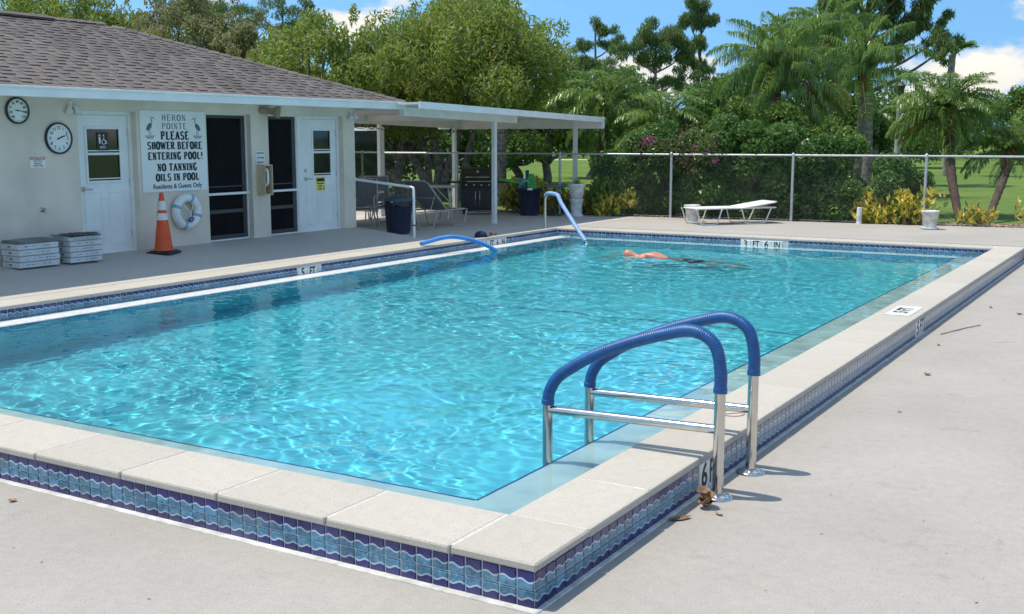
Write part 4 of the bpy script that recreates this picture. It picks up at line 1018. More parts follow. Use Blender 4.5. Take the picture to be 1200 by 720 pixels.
def pool_rail(y, label, base_x=-2.195):
    c = empty('pool_hand_rail', (base_x, y, LOW), label=label, cat='hand rail', group='hand rails of the near pool ladder')
    z = lambda h: h - LOW
    ctrl = [(0, 0, z(.40)), (0, 0, z(.52)), (-.03, 0, z(.655)), (-.10, 0, z(.72)), (-.20, 0, z(.74)), (-.33, 0, z(.71)), (-.55, 0, z(.64)), (-.80, 0, z(.535)), (-.95, 0, z(.445)), (-1.045, 0, z(.375)), (-1.10, 0, z(.285)), (-1.115, 0, z(.20))]
    path = smooth_path(ctrl, 6)
    # dense samples for the ribbed sleeve
    P = [Vector(p) for p in path]; acc = [0]
    for i in range(1, len(P)): acc.append(acc[-1] + (P[i] - P[i - 1]).length)
    tot = acc[-1]; ds = .0034; dense, rad = [], []; k = 0; s_ = 0
    while s_ < tot:
        while k < len(P) - 2 and acc[k + 1] < s_: k += 1
        t = (s_ - acc[k]) / max(1e-6, acc[k + 1] - acc[k]); dense.append(P[k].lerp(P[k + 1], t))
        rib = .001 * (1 if (s_ / .0136) % 1 < .7 else -1); e = .003 if s_ < .03 or s_ > tot - .03 else 0
        rad.append(.0365 + rib + e); s_ += ds
    mb = MB(); mb.tube(dense, rad, 14); mb.build('rubber_sleeve', M['bluesleeve'], c)
    mb = MB(); mb.tube([(0, 0, .0), (0, 0, z(.41))], .032, 16); mb.build('deck_post', M['steel'], c)
    mb = MB(); mb.tube([(-1.115, 0, z(.21)), (-1.115, 0, z(-1.1))], .032, 16); mb.build('pool_post', M['steel'], c)
    mb = MB(); mb.tube([(-.01, 0, z(.185)), (-1.105, 0, z(.165))], .0265, 14); mb.build('cross_rail', M['steel'], c)
    mb = MB(); mb.lathe([(.033, .032), (.05, .028), (.08, .014), (.09, .003), (.09, 0)], 28); mb.build('flange', M['steel'], c)
    return c
pool_rail(5.96, 'blue sleeved steel hand rail nearest the camera'); pool_rail(6.53, 'blue sleeved steel hand rail behind the nearest one')
c = empty('step_rail', (-11.2, 20.02, 0), label='single step rail with pale blue padding at the far corner', cat='hand rail')
mb = MB(); mb.tube([(0, 0, 0), (0, 0, .60), (.03, -.01, .67)], .025, 12); mb.build('deck_post', M['steel'], c)
mb = MB(); mb.tube(smooth_path([(.02, -.008, .655), (.07, -.03, .70), (.16, -.08, .715), (.36, -.19, .70), (.44, -.24, .66), (.56, -.32, .52), (1.02, -.6, .12), (1.34, -.80, -.14)], 6), .042, 14); mb.build('padding', M['lightblue'], c)
mb = MB(); mb.tube([(1.34, -.80, -.14), (1.42, -.85, -.2), (1.46, -.87, -.9)], .025, 12); mb.build('pool_post', M['steel'], c)

# ------------------------------------------------------------------ poolside odds and ends
M['noodle'] = mat('blue pool foam', (0.06, 0.27, 0.66), 0.7, 0.1, 12, bump=0.2, bscale=60)
def hollow(mb, pts, r, ri, n=14):
    mb.tube(pts, r, n, cap=False)
    k = len(pts)
    for i in (0, k - 1):
        P = [Vector(p) for p in pts]; T = (P[min(i + 1, k - 1)] - P[max(i - 1, 0)]).normalized()
        ref = mb.v[i * n:(i + 1) * n] if True else None
        c_ = P[i]; ring_o = [Vector(p) for p in ref]; ring_i = [c_ + (p - c_) * (ri / r) for p in ring_o]
        ring_d = [p + T * (.06 if i == 0 else -.06) for p in ring_i]
        v = ring_o + ring_i + ring_d
        mb.add(v, [(j, (j + 1) % n, n + (j + 1) % n, n + j) for j in range(n)] + [(n + j, n + (j + 1) % n, 2 * n + (j + 1) % n, 2 * n + j) for j in range(n)] + [tuple(range(2 * n, 3 * n))])
c = empty('pool_noodle', (-11.1, 16.2, 0), label='blue foam noodle draped over the left coping', cat='pool noodle')
mb = MB(); hollow(mb, [Vector(p) for p in smooth_path([(-.02, -.62, .045), (.02, -.4, .075), (.10, -.12, .115), (.22, .12, .112), (.42, .4, .03), (.58, .58, -.07), (.68, .68, -.155)], 6)], .037, .012); mb.build('foam', M['noodle'], c)
M['navy'] = mat('navy cotton', (0.018, 0.022, 0.07), 0.9, 0.2, 20, bump=0.3)
c = empty('baseball_cap', (-11.22, 17.62, .003), (0, 0, -.3), 'navy cap lying on the left coping behind the noodle', 'cap')
mb = MB(); mb.lathe([(.105, 0), (.108, .03), (.1, .06), (.075, .09), (.04, .105), (0, .11)], 24); q = mb.build('crown', M['navy'], c); q.scale = (1, 1.15, 1)
mb = MB(); v = []
for k in range(11):
    t = R(-70 + 14 * k); v += [(.1 * math.sin(t), .11 * math.cos(t), .012), (.095 * math.sin(t), .11 * math.cos(t) + .085 * math.cos(t * .8), .012 - .01 * abs(math.sin(t)))]
mb.add(v, [(2 * k, 2 * k + 1, 2 * k + 3, 2 * k + 2) for k in range(10)], 0, True); mb.build('visor', M['navy'], c)
M['rust'] = mat('orange brown plastic', (0.36, 0.12, 0.06), 0.6, 0.2, 12)
c = empty('sunglasses', (-11.16, 17.95, .004), (0, 0, .5), 'small brown sunglasses lying beside the navy cap', 'sunglasses')
for s_ in (-1, 1):
    mb = MB(); mb.lathe([(0, -.003), (.03, -.003), (.033, 0), (.03, .004), (0, .004)], 16, c=(s_ * .037, 0, .034), axis='y'); mb.build('lens', M['rust'], c)
    mb = MB(); mb.tube([(s_ * .068, 0, .045), (s_ * .07, .12, .04), (s_ * .066, .14, .02)], .004, 6); mb.build('temple', M['black'], c)
mb = MB(); mb.tube([(-.01, 0, .04), (0, -.003, .045), (.01, 0, .04)], .004, 6); mb.build('bridge', M['black'], c)
# dead leaves and a twig on the deck
M['deadleaf'] = mat('dry brown leaf', (0.36, 0.22, 0.13), 0.8, 0.4, 30)
M['greenleaf'] = mat('half green leaf', (0.16, 0.13, 0.05), 0.7, 0.3, 12, col2=(0.33, 0.15, 0.08))
def leaf(x, y, L, W, curl, rot, label, m='deadleaf', z=LOW):
    n = 8; v = []
    for i in range(n + 1):
        t = i / n; w = W * math.sin(PI * min(1, t * 1.02)) ** .7; xx = (t - .5) * L * (1 - .35 * curl); zz = .002 + curl * L * .35 * (2 * t - 1) ** 2
        v += [(xx, -w, zz + w * curl * .9), (xx, 0, zz), (xx, w, zz + w * curl * 1.1)]
    mb = MB(); mb.add(v, [(3 * i + k, 3 * i + 3 + k, 3 * i + 4 + k, 3 * i + 1 + k) for i in range(n) for k in (0, 1)], 0, True)
    q = mb.build('fallen_leaf', M[m], None, (x, y, z + .001), (0, 0, rot)); return tag(q, label, 'leaf', 'fallen leaves on the deck')
def crumpled(x, y):
    o = empty('crumpled_leaf', (x, y, LOW), label='big crumpled brown leaf at the foot of the near hand rail', cat='leaf'); rc = random.Random(3)
    for i in range(5):
        q = leaf(0, 0, .13, .04, 1.0, rc.uniform(0, 6.28), 'x'); q.name = 'leaf_blade'; q.parent = o
        for k_ in ('label', 'category', 'group'): del q[k_]
        q.location = (rc.uniform(-.03, .03), rc.uniform(-.03, .03), .004 + .012 * i); q.rotation_euler = (rc.uniform(-.5, .5), rc.uniform(-.5, .5), rc.uniform(0, 6.28))
crumpled(-2.19, 5.76)
leaf(-2.235, 5.50, .16, .026, .25, .9, 'long half green leaf by the tile wall below the near hand rail', 'greenleaf')
leaf(-2.08, 5.68, .07, .014, .4, 2.6, 'small curled leaf right of the near hand rail foot')
leaf(-5.6, 3.84, .06, .02, .5, 1.0, 'small brown leaf in front of the near pool wall at far left')
leaf(-1.84, 10.1, .08, .026, .6, .3, 'brown leaf alone in the middle of the right deck'); leaf(-1.97, 14.59, .09, .02, .5, 1.7, 'dark leaf farthest up the right deck near the pool wall')
leaf(-2.03, 11.64, .07, .016, .5, 2.2, 'small dark leaf beside the twig'); leaf(-1.6, 14.2, .1, .03, .5, .6, 'dark curled leaf at the right edge of the view'); leaf(-1.75, 8.6, .04, .012, .4, .1, 'tiny leaf on the right deck near the second hand rail')
M['twigm'] = mat('dry twig', (0.23, 0.18, 0.13), 0.9, 0.3, 20)
mb = MB(); mb.tube(smooth_path([(-2.13, 12.3, LOW + .006), (-2.05, 12.55, LOW + .01), (-1.97, 12.85, LOW + .007), (-1.86, 13.1, LOW + .012)], 4), .005, 6); mb.tube([(-2.03, 12.62, LOW + .008), (-1.98, 12.7, LOW + .012)], .003, 5)
tag(mb.build('twig', M['twigm']), 'thin dry twig lying on the right deck', 'twig')

g = np.random.default_rng(15); n = 150
xx = g.uniform(-2.2, 1.2, n); yy = 4 + 14 * g.uniform(0, 1, n) ** 1.3; k = int(n * .25); xx[:k] = g.uniform(-6, -1, k); yy[:k] = g.uniform(2.4, 3.95, k)
c0 = np.stack([xx, yy, np.full(n, LOW + .003)], 1); a = g.uniform(0, 6.28, n); l = g.uniform(.004, .013, n); w = l * g.uniform(.3, .7, n)
u = np.stack([np.cos(a) * l, np.sin(a) * l, g.uniform(-.002, .002, n)], 1); v = np.stack([-np.sin(a) * w, np.cos(a) * w, g.uniform(0, .003, n)], 1)
tag(link('leaf_litter', np_mesh('leaf_litter', np.stack([c0 - u, c0 + v, c0 + u, c0 - v], 1).reshape(-1, 3), np.arange(4 * n).reshape(-1, 4), M['deadleaf'])), 'tiny bits of leaf and grit scattered on the near deck', kind='stuff')
# ------------------------------------------------------------------ fence
M['galv'] = mat('galvanised steel', (0.50, 0.53, 0.54), 0.45, 0.12, 10, metal=0.55)
M['wire'] = mat('dull weathered wire', (0.15, 0.16, 0.16), 0.6, 0.15, 10)
fence = empty('chain_link_fence', (-7, FENCE(-7), 0), label='galvanised chain link fence along the back of the deck', cat='fence')
FO = Vector((-7, FENCE(-7), 0)); FH = 1.44
fx = [-10.2 + 2.72 * k for k in range(-5, 6)]
def fch(name, mb, m):
    o = mb.build(name, m); o.parent = fence; o.location = -FO; return o
for x in fx:
    y = FENCE(x); mb = MB(); mb.tube([(x, y, -.1), (x, y, FH + .01)], .03, 12); mb.lathe([(.036, FH - .03), (.036, FH + .03), (.02, FH + .05), (0, FH + .055)], 12, c=(x, y, 0)); fch('post', mb, M['galv'])
for a, b in zip(fx[:-1], fx[1:]):
    mb = MB(); mb.tube([(a + .031, FENCE(a), FH), (b - .031, FENCE(b), FH)], .022, 10, cap=False); fch('top_rail', mb, M['galv'])
    mb = MB(); mb.tube([(a, FENCE(a) + .035, .04), (b, FENCE(b) + .035, .04)], .003, 4, cap=False); fch('tension_wire', mb, M['galv'])
    V, F = [], []; r = .0010; H = FH - .03; W = b - a
    for s_ in (1, -1):
        t0 = -H
        while t0 < W:
            x0, x1 = max(0, t0), min(W, t0 + H); z0, z1 = x0 - t0, x1 - t0
            if s_ < 0: z0, z1 = H - z0, H - z1
            p = np.array([a + x0, FENCE(a + x0) + .034 + .002 * s_, z0 + .02]); q = np.array([a + x1, FENCE(a + x1) + .034 + .002 * s_, z1 + .02])
            k = len(V); d = np.array([-.7 * s_, 0, .7]) if True else None
            for e in (p, q): V += [e + d * r, e - d * r * .5 + np.array([0, r, 0]), e - d * r * .5 - np.array([0, r, 0])]
            F += [(k, k + 1, k + 4, k + 3), (k + 1, k + 2, k + 5, k + 4), (k + 2, k, k + 3, k + 5)]
            t0 += .072
    d = np_mesh('wire_mesh', np.array(V), np.array(F), M['wire']); o = link('wire_mesh', d, fence, -FO); o['kind'] = 'stuff'

# ------------------------------------------------------------------ loungers
M['frame'] = mat('white powder coat', (0.70, 0.68, 0.63), 0.4, 0.06, 8)
M['tanframe'] = mat('putty powder coat', (0.46, 0.44, 0.40), 0.45, 0.08, 8)
M['sling'] = mat('grey sling fabric', (0.19, 0.205, 0.22), 0.8, 0.15, 30, bump=0.3, bscale=300)
M['whitesling'] = mat('white sling fabric', (0.66, 0.66, 0.64), 0.75, 0.08, 20, bump=0.2, bscale=300)
def chaise(loc, rot, back, label, frame, cloth, group='sling chaise longues', X=1.1, BL=.82):
    """long axis x: foot at 0, hinge at 1.15, head end at 1.9; side legs are bent loops"""
    c = empty('chaise_longue', loc, (0, 0, rot), label, 'chaise longue', group)
    W, H = .31, .34
    mb = MB()
    for s_ in (-1, 1):
        mb.tube(smooth_path([(.03, s_ * W, H), (.5, s_ * W, H), (1.9, s_ * W, H)], 3), .016, 10)
    for x in (.03, 1.9): mb.tube([(x, -W, H), (x, W, H)], .016, 10)
    mb.build('side_frame', frame, c)
    for s_ in (-1, 1):
        for x0, x1, x2, x3 in ((-.02, .12, .47, .60), (1.05, 1.18, 1.62, 1.78)):
            y = s_ * (W + .018)
            mb = MB(); mb.tube(smooth_path([(x0, y, H - .005), (x0 + .03, y, H - .06), (x1 - .03, y, .06), (x1 + .03, y, .016), (x2 - .03, y, .016), (x2 + .03, y, .06), (x3 - .03, y, H - .07), (x3, y, H - .005)], 4), .015, 8); mb.build('leg', frame, c)
    n = 12
    def strip(pts, name):
        mb = MB(); v = []
        for x, z in pts: v += [(x, -W + .005, z), (x, 0, z - .012), (x, W - .005, z)]
        k = len(pts); f = [(3 * i + j, 3 * i + 3 + j, 3 * i + 4 + j, 3 * i + 1 + j) for i in range(k - 1) for j in (0, 1)]
        mb.add(v, f, 0, True); mb.add([(p[0], p[1], p[2] - .006) for p in v], f, 0, True); return mb.build(name, cloth, c)
    strip([(.04 + (X - .04) * i / n, H + .012) for i in range(n + 1)], 'seat_sling')
    ca, sa = math.cos(back), math.sin(back)
    strip([(X + .02 + BL * ca * i / n, H + .012 + BL * sa * i / n) for i in range(n + 1)], 'back_sling')
    mb = MB()
    e = (X + .02 + (BL + .02) * ca, H + (BL + .02) * sa)
    path = [(X + .02, -W, H)] + [(X + .02 + (BL - .06) * ca, -W, H + (BL - .06) * sa), (e[0], -W + .06, e[1]), (e[0], W - .06, e[1]), (X + .02 + (BL - .06) * ca, W, H + (BL - .06) * sa)] + [(X + .02, W, H)]
    mb.tube(path, .015, 8); m_ = (X + .02 + BL * .45 * ca, H - .012 + BL * .45 * sa); mb.tube([(m_[0], -W, m_[1]), (m_[0], W, m_[1])], .011, 8)
    mb.build('back_frame', frame, c)
    if back > .3:
        for s_ in (-1, 1): mb = MB(); mb.tube([(X + .02 + BL * .55 * ca, s_ * (W - .03), H + BL * .55 * sa), (X + .55, s_ * (W - .03), H)], .009, 6); mb.build('stay', frame, c)
    return c
chaise((-9.05, 22.42, .003), R(50), R(8), 'white chaise longue on the sunlit deck by the fence', M['frame'], M['whitesling'])
chaise((-13.42, 20.02, 0), R(-92), R(42), 'grey sling chaise longue with raised back beside the blue bin', M['tanframe'], M['sling'], X=.66, BL=.9)
chaise((-14.75, 20.0, 0), R(-104), R(28), 'grey chaise longue half hidden behind the bin and rail', M['tanframe'], M['sling'])
def chair(loc, rot, label):
    c = empty('patio_chair', loc, (0, 0, rot), label, 'chair', 'patio chairs under the cover')
    fr, cl = M['tanframe'], M['sling']
    for s_ in (-1, 1):
        mb = MB(); mb.tube(smooth_path([(.24, s_ * .27, 0), (.26, s_ * .27, .3), (.25, s_ * .27, .6), (.15, s_ * .27, .64), (-.22, s_ * .27, .62)], 4), .014, 8); mb.build('arm_leg', fr, c)
        mb = MB(); mb.tube(smooth_path([(-.3, s_ * .26, 0), (-.24, s_ * .26, .3), (-.22, s_ * .26, .45), (-.34, s_ * .26, .98)], 4), .014, 8); mb.build('back_leg', fr, c)
    mb = MB(); mb.tube([(-.34, -.26, .98), (-.34, .26, .98)], .014, 8).tube([(.24, -.26, .42), (.24, .26, .42)], .014, 8).tube([(-.24, -.26, .36), (-.24, .26, .36)], .014, 8); mb.build('cross_bar', fr, c)
    for name, a, b in (('seat', (.25, .43), (-.22, .38)), ('backrest', (-.225, .44), (-.34, .97))):
        mb = MB(); v = []
        for i in range(7):
            t = i / 6; x, z = a[0] + (b[0] - a[0]) * t, a[1] + (b[1] - a[1]) * t; v += [(x, -.25, z), (x, 0, z - .015), (x, .25, z)]
        mb.add(v, [(3 * i + j, 3 * i + 3 + j, 3 * i + 4 + j, 3 * i + 1 + j) for i in range(6) for j in (0, 1)], 0, True); mb.build(name, cl, c)
    return c
chair((-14.55, 18.35, 0), R(-60), 'sling patio chair just past the house corner'); chair((-15.15, 19.7, 0), R(-40), 'sling patio chair behind the raised hand rail'); chair((-16.0, 19.0, 0), R(-75), 'high-backed patio chair in front of the glass screen')
# tables
M['tabletop'] = mat('white laminate', (0.60, 0.62, 0.62), 0.4, 0.06, 5)
c = empty('folding_table', (-14.85, 21.25, 0), (0, 0, R(24)), 'white table with crossed legs left of the grill', 'table')
mb = MB(); mb.box((-.55, -.36, .70), (.55, .36, .74), bev=.012); mb.build('table_top', M['tabletop'], c)
for s_ in (-1, 1):
    for a, b in ((-.25, .25), (.25, -.25)): mb = MB(); mb.tube([(s_ * .42, a, 0), (s_ * .42, b, .7)], .016, 8); mb.build('leg', M['frame'], c)
    mb = MB(); mb.tube([(s_ * .42, 0, .35), (s_ * .1, 0, .69)], .012, 8); mb.build('brace', M['frame'], c)
c = empty('glass_top_table', (-15.1, 18.95, 0), (0, 0, R(20)), 'low white framed patio table among the chairs', 'table')
mb = MB(); mb.tube([(.5 * math.cos(t), .5 * math.sin(t), .68) for t in np.linspace(0, 2 * PI, 29)], .017, 8, cap=False); mb.build('rim', M['frame'], c)
mb = MB(); mb.lathe([(0, .682), (.49, .682), (.49, .688), (0, .688)], 28); mb.build('table_top', M['tint'], c)
for k in range(4): t = PI / 4 + k * PI / 2; mb = MB(); mb.tube(smooth_path([(.47 * math.cos(t), .47 * math.sin(t), .67), (.36 * math.cos(t), .36 * math.sin(t), .4), (.45 * math.cos(t), .45 * math.sin(t), 0)], 4), .014, 8); mb.build('leg', M['frame'], c)
M['bluegrey'] = mat('blue grey plastic', (0.10, 0.16, 0.23), 0.5, 0.1, 6)
c = empty('pedestal_table', (-12.87, 23.45, 0), label='small blue-grey pedestal table behind the step rail', cat='table')
mb = MB(); mb.lathe([(0, .70), (.26, .70), (.275, .685), (.27, .665), (.04, .65)], 28); mb.build('table_top', M['bluegrey'], c)
mb = MB(); mb.lathe([(.03, .655), (.022, .6), (.022, .06), (.05, .03)], 14); mb.build('pedestal', M['bronze'], c)
mb = MB(); mb.lathe([(0, .035), (.15, .03), (.19, .01), (.19, 0)], 24); mb.build('foot', M['bronze'], c)
# bins
M['bin'] = mat('navy bin plastic', (0.022, 0.03, 0.06), 0.42, 0.18, 5)
M['binlid'] = mat('dark green bin lid', (0.045, 0.075, 0.085), 0.45, 0.15, 6)
M['bag'] = mat('black bin bag', (0.012, 0.012, 0.016), 0.25, 0.2, 9, bump=0.6, bscale=18)
def bin_(loc, label, lid):
    c = empty('rubbish_bin', loc, (0, 0, .2), label, 'bin', 'navy plastic bins')
    mb = MB(); n = 32; prof = [(.205, 0), (.215, .02), (.262, .60), (.285, .605), (.29, .64), (.275, .64), (.262, .60), (.2, .03)]
    mb.lathe(prof, n)
    for k in range(16): t = 2 * PI * k / 16; mb.tube([(.214 * math.cos(t), .214 * math.sin(t), .03), (.262 * math.cos(t), .262 * math.sin(t), .58)], .008, 5)
    mb.lathe([(0, .01), (.205, .01)], n); mb.build('barrel', M['bin'], c)
    for s_ in (-1, 1): mb = MB(); mb.tube(smooth_path([(s_ * .28, -.07, .60), (s_ * .33, -.05, .57), (s_ * .33, .05, .57), (s_ * .28, .07, .60)], 4), .014, 8); mb.build('handle', M['bin'], c)
    mb = MB(); mb.box((-.06, -.292, .605), (.06, -.286, .65)); q = mb.build('maker_plate', M['white'], c); q.rotation_euler = (0, 0, R(10)) if lid else (0, 0, R(22))
    rb = random.Random(1); mb = MB(); k = 48; top, low = [], []
    v = [(.293 * math.cos(2 * PI * i / k), .293 * math.sin(2 * PI * i / k), .652) for i in range(k)] + [((.296 + rb.uniform(0, .012)) * math.cos(2 * PI * i / k), (.296 + rb.uniform(0, .012)) * math.sin(2 * PI * i / k), .55 + rb.uniform(-.03, .03)) for i in range(k)]
    mb.add(v, [(i, (i + 1) % k, k + (i + 1) % k, k + i) for i in range(k)], 0, True)
    if lid: mb.build('bin_bag', M['bag'], c)
    if lid:
        mb = MB(); mb.lathe([(.30, .63), (.305, .66), (.285, .69), (.24, .70), (.19, .735), (.1, .75), (0, .752)], n); mb.build('lid', M['binlid'], c)
        mb = MB(); mb.tube([(-.07, 0, .745), (-.06, 0, .775), (.06, 0, .775), (.07, 0, .745)], .013, 8); mb.build('lid_handle', M['binlid'], c)
    return c
bin_((-12.98, 17.45, 0), 'navy bin with a dark green lid beside the white hand rail', True)
BX2 = (-13.41, 23.2)
bin_((BX2[0], BX2[1], 0), 'navy bin full of pool noodles beside the grill', False)
M['greenfoam'] = mat('green foam', (0.08, 0.42, 0.07), 0.6, 0.12, 9)
M['tealfoam'] = mat('pale teal foam', (0.12, 0.42, 0.42), 0.6, 0.12, 9); M['deepblue'] = mat('deep blue foam', (0.015, 0.07, 0.24), 0.6, 0.12, 9)
def toy(name, mb, m, label, cat='pool noodle'):
    o = mb.build(name, m, None, (BX2[0], BX2[1], 0)); return tag(o, label, cat, 'pool toys in the bin')
mb = MB(); hollow(mb, [Vector(p) for p in ((-.04, .0, .05), (-.05, 0, .5), (-.055, .0, 1.06))], .042, .014); toy('pool_noodle', mb, M['deepblue'], 'dark blue noodle standing upright in the bin')
mb = MB(); hollow(mb, [Vector(p) for p in smooth_path([(.0, .1, .1), (-.02, .05, .5), (-.12, -.05, .72), (-.36, -.22, .80), (-.62, -.36, .84)], 5)], .035, .012); toy('pool_noodle', mb, M['greenfoam'], 'green noodle leaning left out of the bin')
mb = MB(); hollow(mb, [Vector(p) for p in smooth_path([(.02, .02, .1), (.04, -.02, .6), (.02, -.1, .80), (-.1, -.14, .78), (-.2, -.1, .66)], 5)], .032, .012); toy('pool_noodle', mb, M['tealfoam'], 'bent teal noodle looping over the bin rim')
mb = MB(); hollow(mb, [Vector(p) for p in smooth_path([(-.1, .05, .1), (-.12, -.02, .6), (-.17, -.08, .82), (-.24, -.12, .86)], 5)], .03, .012); toy('pool_noodle', mb, M['noodle'], 'short blue noodle curving out of the bin')
mb = MB(); v = []
for i in range(9):
    t = i / 8; w = .13 * math.sin(PI * min(.97, t + .06)) ** .6; v += [(.10 - .10 * t - w + .06, -.1 + .02 * t, .55 + .43 * t), (.10 - .02 * t + w * .6 + .04, -.04, .55 + .43 * t)]
mb.add(v, [(2 * i, 2 * i + 1, 2 * i + 3, 2 * i + 2) for i in range(8)], 0, True); mb.add([(p[0], p[1] + .03, p[2]) for p in v], [(2 * i, 2 * i + 2, 2 * i + 3, 2 * i + 1) for i in range(8)], 0, True)
rim_ = [2 * i for i in range(9)] + [2 * i + 1 for i in reversed(range(9))]; k = len(rim_); vv = [v[i] for i in rim_] + [(v[i][0], v[i][1] + .03, v[i][2]) for i in rim_]
mb.add(vv, [(i, (i + 1) % k, k + (i + 1) % k, k + i) for i in range(k)], 0, True)
toy('kick_board', mb, M['greenfoam'], 'bright green kick board standing in the bin', 'kick board')
# pots and buckets
M['pot'] = mat('weathered white pot', (0.60, 0.60, 0.58), 0.75, 0.22, 9, bump=0.3)
def pot(name, loc, prof, label, cat, n=28, m='pot', parts=()):
    c = empty(name, loc, label=label, cat=cat)
    for nm, p in ((('body', prof),) + tuple(parts)): mb = MB(); mb.lathe(p, n); mb.build(nm, M[m], c)
    return c
pot('stacked_urn', (-12.28, 23.45, 0), [(.16, 0), (.165, .03), (.13, .06), (.135, .3), (.165, .38), (.165, .40), (.12, .42)], 'white urn on an upturned pot by the patio post', 'urn', parts=(('bowl', [(.11, .415), (.15, .45), (.17, .55), (.165, .62), (.215, .72), (.22, .76), (.2, .76), (.17, .66), (0, .64)]),))
pot('planter_bucket', (-4.43, 23.72, .003), [(.115, .04), (.12, .05), (.155, .33), (.172, .335), (.175, .375), (.155, .375), (.13, .1), (0, .08)], 'white tapered planter on the deck in front of the yellow shrub', 'planter', parts=(('saucer', [(0, .004), (.16, .002), (.175, .03), (.17, .04), (.1, .04)]),))
pot('waste_bucket', (-9.30, 23.2, .003), [(.0, .012), (.125, .012), (.125, .02), (.155, .33), (.18, .335), (.18, .365), (.16, .37), (.13, .05)], 'white bucket standing behind the white chaise longue', 'bucket', parts=(('foot_ring', [(.135, 0), (.15, .012), (.12, .02)]),))
c = empty('marker_post', (-6.02, FENCE(-6.02) - .12, 0), label='short white post in front of the yellow shrub', cat='post')
mb = MB(); mb.lathe([(.055, 0), (.055, .34), (.05, .352), (0, .355)], 18); mb.build('pipe', M['pot'], c); mb = MB(); mb.lathe([(.06, .0), (.06, .03), (.056, .035)], 18); mb.build('collar', M['pot'], c)
# gas grill
c = empty('gas_grill', (-14.72, 23.0, 0), (0, 0, R(31)), 'large black gas grill under the patio cover', 'grill')
M['enamel'] = mat('black enamel', (0.016, 0.015, 0.015), 0.3, 0.2, 6)
M['lidbrown'] = mat('dark brown enamel', (0.035, 0.028, 0.024), 0.35, 0.2, 6)
mb = MB(); mb.box((-.40, -.24, .10), (.40, .26, .76), bev=.01); mb.build('cabinet', M['enamel'], c)
for s_ in (-1, 1):
    mb = MB(); mb.box((s_ * .2 - .19, -.258, .14), (s_ * .2 + .19, -.242, .60), bev=.004); d_ = mb.build('cabinet_door', M['enamel'], c)
    mb = MB(); mb.tube([(s_ * .05, -.262, .56), (s_ * .05, -.29, .55), (s_ * .05, -.29, .2), (s_ * .05, -.262, .19)], .008, 8); mb.build('door_handle', M['steel'], d_)
mb = MB(); mb.prism([(-.28, .64), (-.25, .76), (-.2, .78), (-.2, .62)], -.40, .40, axis='x'); pnl = mb.build('control_panel', M['enamel'], c)
for k in range(4): mb = MB(); mb.lathe([(.022, 0), (.024, -.018), (.018, -.03), (0, -.03)], 14, axis='y'); q = mb.build('knob', M['steel'], pnl, (-.27 + .18 * k, -.268, .70), (R(-14), 0, 0))
mb = MB(); prof_l = [(-.25, .79), (-.26, .86), (-.22, 1.0), (-.1, 1.09), (.08, 1.11), (.22, 1.05), (.26, .9), (.26, .79)]; mb.prism(prof_l, -.39, .39, axis='x'); ld = mb.build('lid', M['lidbrown'], c)
mb = MB(); mb.tube([(-.28, -.25, .885), (-.28, -.3, .89), (.28, -.3, .89), (.28, -.25, .885)], .012, 8); mb.build('lid_handle', M['steel'], ld)
mb = MB(); mb.lathe([(0, -.012), (.03, -.01), (.034, 0)], 14, axis='y'); mb.build('gauge', M['steel'], ld, (0, -.205, 1.02), (R(-50), 0, 0))
for s_ in (-1, 1): mb = MB(); mb.box((s_ * .41, -.22, .745), (s_ * .76, .24, .785), bev=.01); mb.build('side_shelf', M['enamel'], c)
for sx_ in (-.34, .34):
    for sy_ in (-.18, .2): mb = MB(); mb.lathe([(0, -.02), (.045, -.02), (.05, 0), (.045, .02), (0, .02)], 14, axis='x', c=(sx_, sy_, .05)); mb.box((sx_ - .012, sy_ - .012, .05), (sx_ + .012, sy_ + .012, .1)); mb.build('wheel', M['black'], c)

# ------------------------------------------------------------------ swimmer
M['skin'] = mat('sun reddened skin', (0.56, 0.22, 0.145), 0.4, 0.15, 7)
M['skin'].node_tree.nodes['Principled BSDF'].inputs['Subsurface Weight'].default_value = 0.1
M['skin'].node_tree.nodes['Principled BSDF'].inputs['Subsurface Radius'].default_value = (.02, .008, .005)
M['trunks'] = mat('navy swim trunks', (0.02, 0.035, 0.11), 0.8, 0.2, 12)
def skin_mesh(joints, edges, root, levels=2):
    d = bpy.data.meshes.new('body'); d.from_pydata([j[:3] for j in joints], edges, [])
    o = bpy.data.objects.new('body', d); COL.objects.link(o)
    o.modifiers.new('s', 'SKIN'); o.modifiers.new('u', 'SUBSURF').levels = levels
    for i, j in enumerate(joints):
        sv = d.skin_vertices[0].data[i]; sv.radius = (j[3], j[4] if len(j) > 4 else j[3]); sv.use_root = i == root
    bpy.context.view_layer.update()
    m_ = bpy.data.meshes.new_from_object(o.evaluated_get(bpy.context.evaluated_depsgraph_get())); bpy.data.objects.remove(o); return m_
sw = empty('person', (-7.6, 17.5, WZ - .035), (0, 0, R(4)), 'swimmer face down in the water, bare back and navy trunks', 'person')
J = [(.42, 0, -.19, .13, .10), (.2, 0, -.08, .14, .10), (-.06, 0, .035, .17, .115), (-.24, 0, .02, .15, .09), (-.36, 0, -.005, .062), (-.45, 0, .01, .085), (-.55, 0, .055, .1), (-.63, 0, .065, .078)]
E_ = [(i, i + 1) for i in range(7)]
def chain(start, pts):
    p = start
    for q in pts: J.append(q); E_.append((p, len(J) - 1)); p = len(J) - 1
    return p
